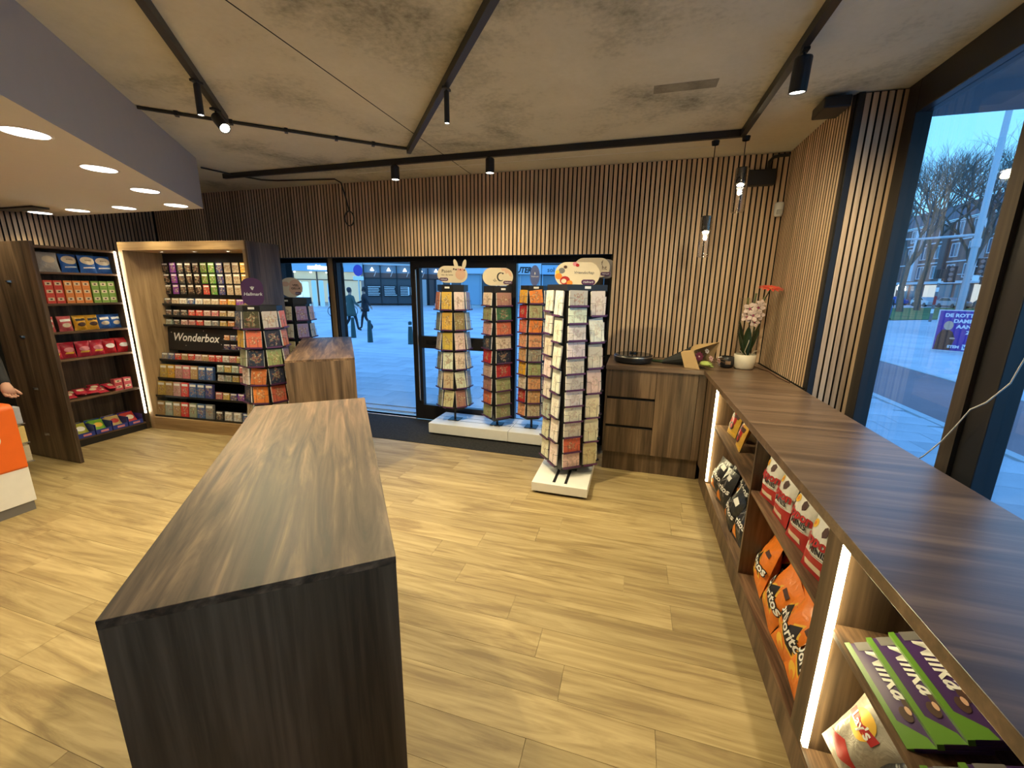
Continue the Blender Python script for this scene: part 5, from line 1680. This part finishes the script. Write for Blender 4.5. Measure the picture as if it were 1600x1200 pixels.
person('person', 'person in a black top behind the orange parcel counter with a hand on it', (-5.10, 1.72, 0), rad(90),
       {'elR': (0.19, -0.27, 1.13), 'wrR': (0.13, -0.50, 0.93), 'elL': (-0.24, -0.06, 1.12), 'wrL': (-0.18, -0.30, 0.98)}, [(0.012, 0.012, 0.014), (0.05, 0.055, 0.07), (0.012, 0.012, 0.012)], 1.0)

# ------------------------------------------------------------------ street: ground
PAVE = blotch('paving', [(0.42, 0.42, 0.42), (0.54, 0.54, 0.54), (0.64, 0.63, 0.62)], scale=0.7, rough=0.8, fine=60, bump=0.2, rnd=0.10)
ASPH = blotch('asphalt', [(0.44, 0.44, 0.45), (0.52, 0.52, 0.52), (0.60, 0.60, 0.60)], scale=0.15, rough=0.85, fine=12, bump=0.1)
REDP = blotch('bike_path', [(0.26, 0.17, 0.16), (0.33, 0.22, 0.21)], scale=0.5, rough=0.9, fine=80, bump=0.1)
KERB = plain('kerb_stone', (0.55, 0.54, 0.52), 0.7)
gr = MB().box(-140, 160, 4.95, 190, -0.30, -0.03).box(1.75, 160, -30, 4.95, -0.30, -0.03).box(-140, -7.2, -30, 4.95, -0.30, -0.03)
gr = struct(gr.build('ground', ASPH))
pv = struct(MB().box(-30, 12, 5.0, 30, -0.03, -0.014).box(1.76, 4.03, -6, 5.0, -0.03, -0.014).build('pavement', PAVE))
sm = MB().box(-0.298, 0.298, -0.198, 0.198, -0.014, 0.0).mesh('paving_slab', PAVE)
for j in range(12):
    for i in range(15):
        xx = -8.0 + 0.6 * i + (0.3 if j % 2 else 0)
        if xx < 0.6:
            obj('paving_slab', sm, pv, (xx, 5.36 + 0.4 * j, 0.0 + RND.uniform(-0.002, 0.001)))
for j in range(22):
    for i in range(4):
        xx = 2.02 + 0.6 * i - (0.3 if j % 2 else 0)
        if 1.8 < xx < 3.85:
            obj('paving_slab', sm, pv, (xx + 0.04, 0.4 + 0.4 * j, RND.uniform(-0.002, 0.001)))
bk = struct(MB().box(4.16, 6.30, -20, 30, -0.03, -0.006).build('bike_path', REDP))
for a, b in ((4.03, 4.16), (6.30, 6.42)):
    for k in range(25):
        MB().box(a, b, -5 + k * 1.0, -5 + k * 1.0 + 0.985, -0.03, 0.012).build('kerb_stone', KERB, bk)
ln = struct(MB().box(6.5, 30, 31.4, 31.7, -0.03, -0.024).build('road_line', KERB))
lw_ = MB()
lw_.add([(13, 32.3, 0.0), (34, 46.2, 0.0), (70, 96.6, 0.0), (27, 63.3, 0.0)], [(0, 1, 2, 3)])
gl_ = lw_.build('lawn', blotch('grass', [(0.05, 0.10, 0.03), (0.09, 0.17, 0.045), (0.13, 0.23, 0.06)], scale=0.4, rough=1.0, fine=8, bump=0.4))
tag(gl_, 'strip of green lawn under the bare trees across the road', 'grass', None, 'stuff')

# bollards
bol = MB().lathe([(0.0, 0.72), (0.035, 0.715), (0.058, 0.69), (0.062, 0.66), (0.055, 0.645), (0.078, 0.30), (0.088, 0.0)], 18).mesh('post_body', plain('bollard_green', (0.02, 0.06, 0.055), 0.5), True)
bnd = MB().lathe([(0.0625, 0.56), (0.066, 0.56), (0.064, 0.61), (0.0605, 0.61)], 18).mesh('reflector_band', M['inkw'])
for (x, y), lb, w_ in (((-9.48, 12.37), 'green bollard half hidden by the wooden door post', 0), ((-8.19, 11.5), 'green bollard beside the two walkers', 0), ((-6.745, 11.56), 'green bollard with a white band seen beside the entrance door', 1)):
    t = thing('bollard', lb, 'bollard', (x, y, -0.014), 0, 'green street bollards')
    obj('post_body', bol, t)
    if w_:
        obj('reflector_band', bnd, t)

# no-stopping sign
d_ = Vector((math.sin(rad(-36.4)), math.cos(rad(-36.4)), 0))
t = thing('street_sign', 'round blue no-stopping sign with a white plate on a slim pole', 'street sign', (*(d_ * 32)[:2], -0.03), rad(36.4))
MB().cyl((0, 0, 0), (0, 0, 3.3), 0.05, n=10).build('pole', M['steel'], t)
MB().prism(oval(0.62, 0.78, 24, 0, 2.95), -0.07, -0.05).build('disc', plain('sign_violet', (0.10, 0.06, 0.36), 0.4), t)
MB().prism([(-0.35, 2.28), (0.35, 2.28), (0.35, 2.55), (-0.35, 2.55)], -0.07, -0.05).build('under_plate', M['inkw'], t)

# shop row across the street (left part)
FA, FD = rad(-37), 45.0
FO = (math.sin(FA) * FD, math.cos(FA) * FD, -0.03)
dark = plain('shop_dark', (0.035, 0.03, 0.03), 0.5)
pal = plain('shop_pale', (0.55, 0.55, 0.55), 0.7)
lit = plain('shop_lit', (0.45, 0.40, 0.28), 0.7, emit=0.32, ecol=(0.75, 0.72, 0.45))
lampw = plain('shop_lamp', (1, 1, 0.95), 0.5, emit=3.0, ecol=(1.0, 0.97, 0.9))
fas = plain('fascia_blue', (0.36, 0.50, 0.62), 0.6)
brick_ = plain('brick_brown', (0.13, 0.09, 0.08), 0.8)
bl = thing('shop_building', 'long shop building across the street with lit windows under a pale blue fascia', 'building', FO, -FA)
MB().box(-16, 1.0, 0.6, 8, 0, 9).build('wall', pal, bl)
MB().box(-16, 0.9, -0.25, 0.6, 3.27, 4.05).build('fascia', fas, bl)
MB().box(-16, 0.9, -0.3, 0.6, 4.05, 4.16).build('fascia_edge', pal, bl)
lettering('multimate', 0.55, lampw, bl, (-2.9, -0.28, 3.62), bold=0.03)
for k in range(8):
    x0 = -15.6 + 2.05 * k
    w0 = MB().box(x0, x0 + 1.95, 0.35, 0.42, 0.35, 3.25).build('shop_window', lit, bl)
    MB().box(x0 - 0.06, x0 + 0.04, 0.22, 0.34, 0, 3.25).box(x0 + 0.04, x0 + 1.95, 0.24, 0.34, 2.45, 2.53).build('window_frame', dark, w0)
for k in range(5):
    MB().lathe([(0.0, 3.22), (0.10, 3.20), (0.10, 3.12), (0.0, 3.10)], 10, (-5.2 + 1.4 * k, 0.0)).build('spot_lamp', lampw, bl)
bl2 = thing('shop_building', 'dark glazed shop across the street with white text boards and cone lamps', 'building', (FO[0], FO[1], FO[2]), -FA)
MB().box(1.0, 8.0, 0.6, 3, 0, 9).build('wall', brick_, bl2)
MB().box(1.0, 8.0, -0.3, 0.6, 4.02, 4.2).build('fascia_edge', pal, bl2)
up = plain('upper_glass', (0.16, 0.24, 0.32), 0.25)
lo = plain('lower_glass', (0.06, 0.06, 0.07), 0.2)
for k in range(5):
    x0 = 1.05 + 1.6 * k
    a = MB().box(x0, x0 + 1.52, 0.30, 0.36, 3.28, 4.02).build('upper_pane', up, bl2)
    MB().box(x0, x0 + 1.52, 0.31, 0.37, 2.78, 3.28).build('soffit_pane', brick_, bl2)
    b = MB().box(x0, x0 + 1.52, 0.30, 0.36, 0.2, 2.70).build('lower_pane', lo, bl2)
    MB().box(x0 - 0.08, x0, 0.2, 0.36, 0, 4.02).box(x0, x0 + 1.52, 0.2, 0.36, 2.70, 2.78).build('mullion', M['inkk'], bl2)
    MB().lathe([(0.0, 3.78), (0.04, 3.76), (0.20, 3.45), (0.0, 3.44)], 12, (x0 + 0.75, -0.2)).build('cone_lamp', lampw, bl2)
    MB().tube([(x0 + 1.15, -0.1, 3.45), (x0 + 0.92, -0.1, 2.9)], 0.03, 5).build('lamp_stay', pal, bl2)
for k in range(3):
    x0 = 1.25 + 1.6 * k
    bd = MB().box(x0, x0 + 1.36, 0.10, 0.16, 0.92, 2.02).build('text_board', M['inkk'], bl2)
    for j in range(6):
        L = RND.uniform(1.0, 1.25) if k < 2 else 0.85
        MB().box(x0 + 0.05, x0 + 0.05 + L, 0.09, 0.099, 1.86 - 0.165 * j, 1.92 - 0.165 * j).build('text_line', M['inkw'], bd)
lettering('IK', 1.15, M['inkw'], bl2, (5.72, 0.08, 1.45), bold=0.02)
for k in range(3):
    MB().box(6.7 + 0.8 * k, 6.7 + 0.8 * k + 0.5, 0.1, 0.3, 0, 2.7).build('pillar', [pal, brick_, pal][k], bl2)
# pale advertising panels standing before the lit shop
for k, (x, w_, h_, e) in enumerate(((-5.15, 1.55, 2.25, 0.9), (-4.05, 0.50, 2.2, 0.7), (-3.35, 0.38, 2.35, 0.15), (-2.75, 0.38, 2.35, 0.15), (-2.05, 0.42, 2.1, 0.1))):
    p0 = Vector((FO[0], FO[1], 0)) + Vector((math.cos(-FA), math.sin(-FA), 0)) * x - d_ * 3.0
    o = MB().prism(pill(w_, h_, 0.1, 4, 0, h_ / 2 + 0.02), -0.06, 0.06).build('street_panel', plain('panel_pale', (0.50, 0.62, 0.62), 0.5, emit=e, ecol=(0.55, 0.95, 1.0)))
    o.location = (p0.x, p0.y, -0.03)
    o.rotation_euler = (0, 0, -FA)
    tag(o, ['broad glowing pale advertising panel standing before the lit shop', 'narrow glowing pale panel next to the broad one', 'slim pale blue street panel beside the glowing ones', 'slim pale blue street panel between two others', 'slim pale blue street panel nearest the door post'][k], 'street panel', 'pale street panels')

# shop row seen through the door and the fixed pane
FB, FD2 = rad(-14), 40.0
b3 = thing('shop_building', 'pale shopfront across the street with black italic computer shop lettering', 'building', (math.sin(FB) * FD2, math.cos(FB) * FD2, -0.03), -FB)
MB().box(-8.6, 1.0, 0.5, 8, 0, 9).build('wall', pal, b3)
MB().box(-8.6, 1.0, -0.15, 0.5, 3.2, 4.6).build('fascia', plain('fascia_pale', (0.52, 0.60, 0.66), 0.6), b3)
lettering('PRO', 0.42, M['inkgrey'], b3, (-1.55, -0.17, 4.05))
lettering('COMPUTERS', 0.72, M['inkk'], b3, (-1.35, -0.17, 3.55), bold=0.03, shear=0.25, sx=0.82)
for k in range(5):
    x0 = -8.4 + 1.87 * k
    ww = MB().box(x0, x0 + 1.75, 0.42, 0.48, 0.3, 3.1).build('shop_window', plain('pane_blue', (0.30, 0.40, 0.48), 0.25) if k in (1, 3, 4) else lo, b3)
    MB().box(x0 - 0.08, x0, 0.3, 0.49, 0, 3.2).build('window_frame', pal, ww)
b4 = thing('shop_building', 'pale shopfront next to the computer shop beyond the card racks', 'building', (math.sin(FB) * FD2, math.cos(FB) * FD2, -0.03), -FB)
MB().box(1.05, 14, 0.5, 8, 0, 9).build('wall', brick_, b4)
MB().box(1.05, 14, -0.15, 0.5, 3.2, 4.05).build('fascia', fas, b4)
MB().box(1.05, 14, -0.18, 0.5, 4.05, 4.6).build('fascia_band', dark, b4)
lettering('sol', 0.6, M['inkk'], b4, (1.9, -0.17, 3.6))
for k in range(6):
    x0 = 1.2 + 2.1 * k
    ww = MB().box(x0, x0 + 1.9, 0.42, 0.48, 0.3, 3.1).build('shop_window', lo if k % 2 else plain('pane_teal', (0.16, 0.22, 0.26), 0.25), b4)
    MB().box(x0 - 0.1, x0, 0.3, 0.49, 0, 3.2).build('window_frame', fas, ww)
for x in (-15.0, -12.2, -8.9):
    dd = Vector((x, 26.5, -0.03))
    o = MB().cyl((0, 0, 0), (0, 0, 6.5), 0.055, 0.04, n=10).lathe([(0.09, 0.0), (0.09, 0.5), (0.055, 0.55)], 10).build('street_pole', pal, loc=dd)
    tag(o, 'slim pale street pole standing before the computer shopfront', 'pole', 'slim street poles')

# parked bicycle by the walkers
bc = thing('bicycle', 'parked bicycle with a blue cover behind the green-coated walker', 'bicycle', (-17.2, 21.6, -0.03), rad(40))
for x in (-0.52, 0.52):
    pts = [(x + 0.33 * math.cos(2 * PI * i / 20), 0, 0.34 + 0.33 * math.sin(2 * PI * i / 20)) for i in range(21)]
    MB().tube(pts, 0.02, 6).build('wheel', M['black'], bc)
MB().tube([(-0.52, 0, 0.34), (-0.1, 0, 0.30), (0.42, 0, 0.75), (-0.22, 0, 0.75), (-0.1, 0, 0.30)], 0.02, 6).tube([(0.52, 0, 0.34), (0.40, 0, 0.85), (0.36, 0, 1.02)], 0.02, 6).tube([(-0.52, 0, 0.34), (-0.22, 0, 0.75), (-0.26, 0, 0.95)], 0.018, 6).build('frame', M['grey'], bc)
MB().tube([(0.36, -0.28, 1.04), (0.36, 0.28, 1.04)], 0.018, 6).build('handlebar', M['black'], bc)
MB().lathe([(0.0, 1.5), (0.30, 1.42), (0.46, 1.15), (0.42, 0.85)], 14, (-0.3, 0)).build('blue_cover', plain('cover_blue', (0.03, 0.07, 0.32), 0.6), bc, smooth=True)

# ------------------------------------------------------------------ seen through the side window
# campaign board
pbx = thing('campaign_board', 'purple campaign board with white lettering and a printed figure standing on the pavement', 'sign board', (9.62, 16.12, -0.03), rad(-32))
MB().box(-0.50, 0.50, 0, 0.025, 0.02, 1.30).build('board', M['paper'], pbx)
MB().tube([(-0.3, 0.03, 0.9), (-0.35, 0.45, 0.0)], 0.015, 6).tube([(0.3, 0.03, 0.9), (0.35, 0.45, 0.0)], 0.015, 6).build('stand', M['steel'], pbx)
decal(pbx, [(-0.465, 0.05), (0.465, 0.05), (0.465, 1.27), (-0.465, 1.27)], plain('print_purple', (0.05, 0.02, 0.30), 0.5), -0.001, 'poster_print')
for body, sz, x, z in (('DE ROTTER-', 0.145, 0.06, 1.13), ('DAMMER', 0.15, 0.17, 0.96), ('AAN JE', 0.15, 0.19, 0.79), ('ZIJ', 0.14, 0.26, 0.62)):
    lettering(body, sz, M['inkw'], pbx, (x, -0.003, z), bold=0.007)
lettering('STEM', 0.11, M['inkw'], pbx, (-0.02, -0.003, 0.17), bold=0.006)
decal(pbx, [(0.17, 0.09), (0.43, 0.09), (0.43, 0.26), (0.17, 0.26)], M['inkw'], -0.002, 'logo_box')
lettering('VVD', 0.12, plain('print_ink', (0.05, 0.02, 0.30), 0.5), pbx, (0.30, -0.003, 0.175), bold=0.004)
decal(pbx, [(-0.44, 0.06), (-0.08, 0.06), (-0.02, 0.42), (-0.10, 0.62), (-0.20, 0.70), (-0.34, 0.68), (-0.42, 0.5)], M['inkbrown'], -0.0022, 'figure_print')
decal(pbx, oval(0.21, 0.28, 18, -0.22, 0.82), M['peach'], -0.0026, 'head_print')
decal(pbx, oval(0.13, 0.06, 10, -0.08, 0.43), M['peach'], -0.0026, 'hand_print')

# bare trees
BARK = blotch('bark', [(0.10, 0.095, 0.085), (0.17, 0.16, 0.14)], scale=3, rough=0.95, fine=20, bump=0.3)
def tree(label, x, y, h_, seed):
    rn = random.Random(seed)
    t = thing('bare_tree', label, 'tree', (x, y, -0.05), 0, 'bare trees on the lawn')
    trunk, br = MB(), MB()
    def grow(p_, d, L, r, depth):
        q = p_ + d * L
        mid = p_.lerp(q, 0.5) + Vector((rn.uniform(-1, 1), rn.uniform(-1, 1), 0)) * L * 0.06
        (trunk if depth < 2 else br).tube([p_, mid, q], [r, r * 0.85, r * 0.68], 6 if depth < 2 else (4 if depth < 4 else 3), 0, False)
        if depth >= 7 or r < 0.008:
            return
        n_ = 3 if depth < 5 else 2
        for k in range(n_):
            a = 2 * PI * (k + rn.random()) / n_
            sp_ = rn.uniform(0.32, 0.62) if depth > 0 else rn.uniform(0.25, 0.5)
            u = d.cross(Vector((0.3, 0.7, 0.2))).normalized()
            v = d.cross(u)
            nd = (d + (u * math.cos(a) + v * math.sin(a)) * sp_ + Vector((0, 0, 0.10))).normalized()
            grow(q, nd, L * rn.uniform(0.62, 0.84), r * rn.uniform(0.52, 0.66), depth + 1)
    grow(Vector((0, 0, 0)), Vector((rn.uniform(-0.05, 0.05), rn.uniform(-0.05, 0.05), 1)).normalized(), h_ * 0.27, h_ * 0.0185, 0)
    trunk.build('trunk', BARK, t, smooth=True)
    br.build('branches', BARK, t)
    return t


for k, (x, y, h_, lb) in enumerate(((26.4, 53, 17, 'tall bare tree nearest the window column above the parked cars'), (31.3, 59.5, 18, 'bare tree between the window column tree and the mast'), (33.0, 56, 17, 'bare tree just beside the tall pale mast'),
                                    (36.0, 60.5, 18, 'bare tree behind the tall pale mast'), (38.5, 57.7, 18, 'bare tree on the far side of the mast towards the window post'), (36.8, 45.5, 15, 'bare tree beyond the dark window post'), (22, 60, 16, 'bare tree at the lawn corner near the crossing'))):
    tree(lb, x, y, h_, 40 + k)

# tall mast with an arm and signal heads
ms = thing('signal_mast', 'tall pale steel mast with a side arm and black traffic signals', 'mast', (16.9, 28.6, -0.03))
MB().tube([(0, 0, 0), (0, 0, 5.0), (0, 0, 12.5)], [0.15, 0.14, 0.12], 14).build('pole', pal, ms, smooth=True)
MB().lathe([(0.17, 4.2), (0.19, 4.25), (0.19, 4.6), (0.17, 4.65)], 14).build('collar', pal, ms)
ax = Vector((-math.cos(rad(31)), math.sin(rad(31)), 0))
MB().tube([(0, 0, 4.85), tuple(ax * 2.2 + Vector((0, 0, 4.8))), tuple(ax * 4.2 + Vector((0, 0, 4.9)))], [0.07, 0.055, 0.03], 8).build('arm', pal, ms)
for k, (off, z) in enumerate(((Vector((0.55, 0.1, 0)), 3.25), (Vector((-0.62, 0.2, 0)), 2.85), (Vector((1.0, 0.3, 0)), 2.75))):
    hd = MB().box(-0.22, 0.22, -0.16, 0.16, -0.42, 0.42).build('signal_head', M['black'], ms, loc=(off.x, off.y, z), rot=(0, 0, rad(-31)), bevel=0.02)
    for j in range(3):
        MB().lathe([(0.0, 0.0), (0.09, 0.0)], 12).build('signal_lens', M['inkgrey'], hd, loc=(0, -0.165, 0.26 - 0.26 * j), rot=(rad(90), 0, 0))
    MB().tube([(0, 0, 0), (-off.x, -off.y, 0.0)], 0.03, 6).build('bracket', pal, hd, rot=(0, 0, rad(31)))
MB().box(0.1, 0.38, -0.2, -0.18, 2.5, 2.78).build('sign_plate', M['inkw'], ms)
st = thing('striped_post', 'slim red and white banded signal post at the crossing', 'signal post', (19.06, 34.64, -0.03))
for k in range(10):
    MB().cyl((0, 0, 0.28 * k), (0, 0, 0.28 * (k + 1)), 0.075, n=12).build('band', [M['inkgrey'], M['inkgrey'], M['inkw'], M['inkgrey'], M['inkr'], M['inkr'], M['inkgrey'], M['inkw'], M['inkgrey'], M['inkw']][k], st)
MB().box(-0.3, 0.3, -0.15, 0.15, 2.8, 3.4).build('signal_head', M['black'], st, bevel=0.03)

# brick house row
hr = thing('house_row', 'long brick house row with white window frames behind the bare trees', 'building', (46.5, 52, -0.05), rad(-90))
# local: x runs along the street away from the camera (world -y is +x after the turn), front faces -y (world -x)
HB = blotch('house_brick', [(0.16, 0.10, 0.085), (0.22, 0.14, 0.12)], scale=0.3, rough=0.9, fine=6, bump=0.1)
wfm, gls = plain('frame_white', (0.62, 0.64, 0.66), 0.5), plain('house_pane', (0.10, 0.13, 0.17), 0.15)
X0, X1 = -85.0, 12.0
MB().box(X0, X1, 0.0, 9, 0, 13.2).build('wall', HB, hr)
mb = MB()
mb.add([(X0, -0.3, 13.2), (X1, -0.3, 13.2), (X1, 2.6, 16.2), (X0, 2.6, 16.2), (X0, 9, 16.2), (X1, 9, 16.2)], [(0, 1, 2, 3), (3, 2, 5, 4)])
mb.build('roof', plain('roof_slate', (0.10, 0.10, 0.11), 0.7), hr)
MB().box(X0, X1, -0.5, 0.0, 3.55, 3.95).build('shop_band', wfm, hr)
for z in (6.9, 10.1, 13.0):
    MB().box(X0, X1, -0.12, 0.0, z - 0.1, z + 0.08).build('stone_band', wfm, hr)
k = 0
x = X1 - 3.0
while x > X0 + 4:
    for fl_ in range(3):
        z0 = 4.4 + 3.15 * fl_
        wdw = MB().box(x - 0.85, x + 0.85, -0.10, 0.02, z0, z0 + 0.12).box(x - 0.85, x + 0.85, -0.10, 0.02, z0 + 1.95, z0 + 2.07).box(x - 0.85, x - 0.72, -0.10, 0.02, z0 + 0.12, z0 + 1.95).box(x + 0.72, x + 0.85, -0.10, 0.02, z0 + 0.12, z0 + 1.95).box(x - 0.05, x + 0.05, -0.09, 0.02, z0 + 0.12, z0 + 1.95).build('window', wfm, hr)
        MB().box(x - 0.72, x + 0.72, -0.03, -0.01, z0 + 0.12, z0 + 1.95).build('pane', gls, wdw)
    if k % 2:
        MB().box(x - 2.4, x - 1.2, -0.55, 0, 4.1, 12.6).build('bay_column', wfm if k % 4 == 1 else HB, hr)
    sw = MB().box(x - 1.5, x + 1.4, -0.06, -0.02, 0.4, 3.4).build('shop_window', gls if k % 3 else plain('shop_warm', (0.4, 0.36, 0.3), 0.5, emit=0.5, ecol=(1, 0.9, 0.7)), hr)
    x -= 3.6
    k += 1
lettering('Casa', 1.5, lampw, hr, (-41.0, -0.6, 3.0), bold=0.05)
for k, (x, cn, rgb) in enumerate(((-2.0, 'black', (0.015, 0.015, 0.017)), (-15.5, 'black', (0.015, 0.015, 0.017)), (-22.5, 'silver', (0.35, 0.36, 0.38)), (-28.5, 'white', (0.6, 0.6, 0.6)), (-36.5, 'bright blue', (0.03, 0.10, 0.40)), (-42.5, 'dark blue', (0.02, 0.03, 0.08)))):
    c = thing('car', f'{cn} parked car ' + ['outside the frame end of the house row', 'by the tree trunk in front of the house row', 'between the white and the black parked cars', 'behind the striped signal post', 'under the lit shop sign of the house row', 'next to the bright blue parked car'][k], 'car', (43.2, 52 - x, -0.03), rad(-90), 'cars parked along the lawn')
    prof = [(-2.1, 0.3), (2.1, 0.3), (2.15, 0.75), (1.95, 0.92), (1.05, 1.0), (0.45, 1.45), (-1.2, 1.48), (-1.95, 1.0), (-2.15, 0.9)]
    MB().prism(prof, -0.85, 0.85).build('body', plain('car_paint', rgb, 0.2), c, bevel=0.06)
    MB().prism([(0.95, 1.0), (0.42, 1.38), (-1.12, 1.40), (-1.7, 1.0)], -0.87, 0.87).build('windows', M['blackgloss'], c)
    for sx in (-1.35, 1.35):
        for sy in (-0.8, 0.8):
            MB().cyl((sx, sy - 0.09, 0.32), (sx, sy + 0.09, 0.32), 0.32, n=16).build('wheel', M['black'], c)
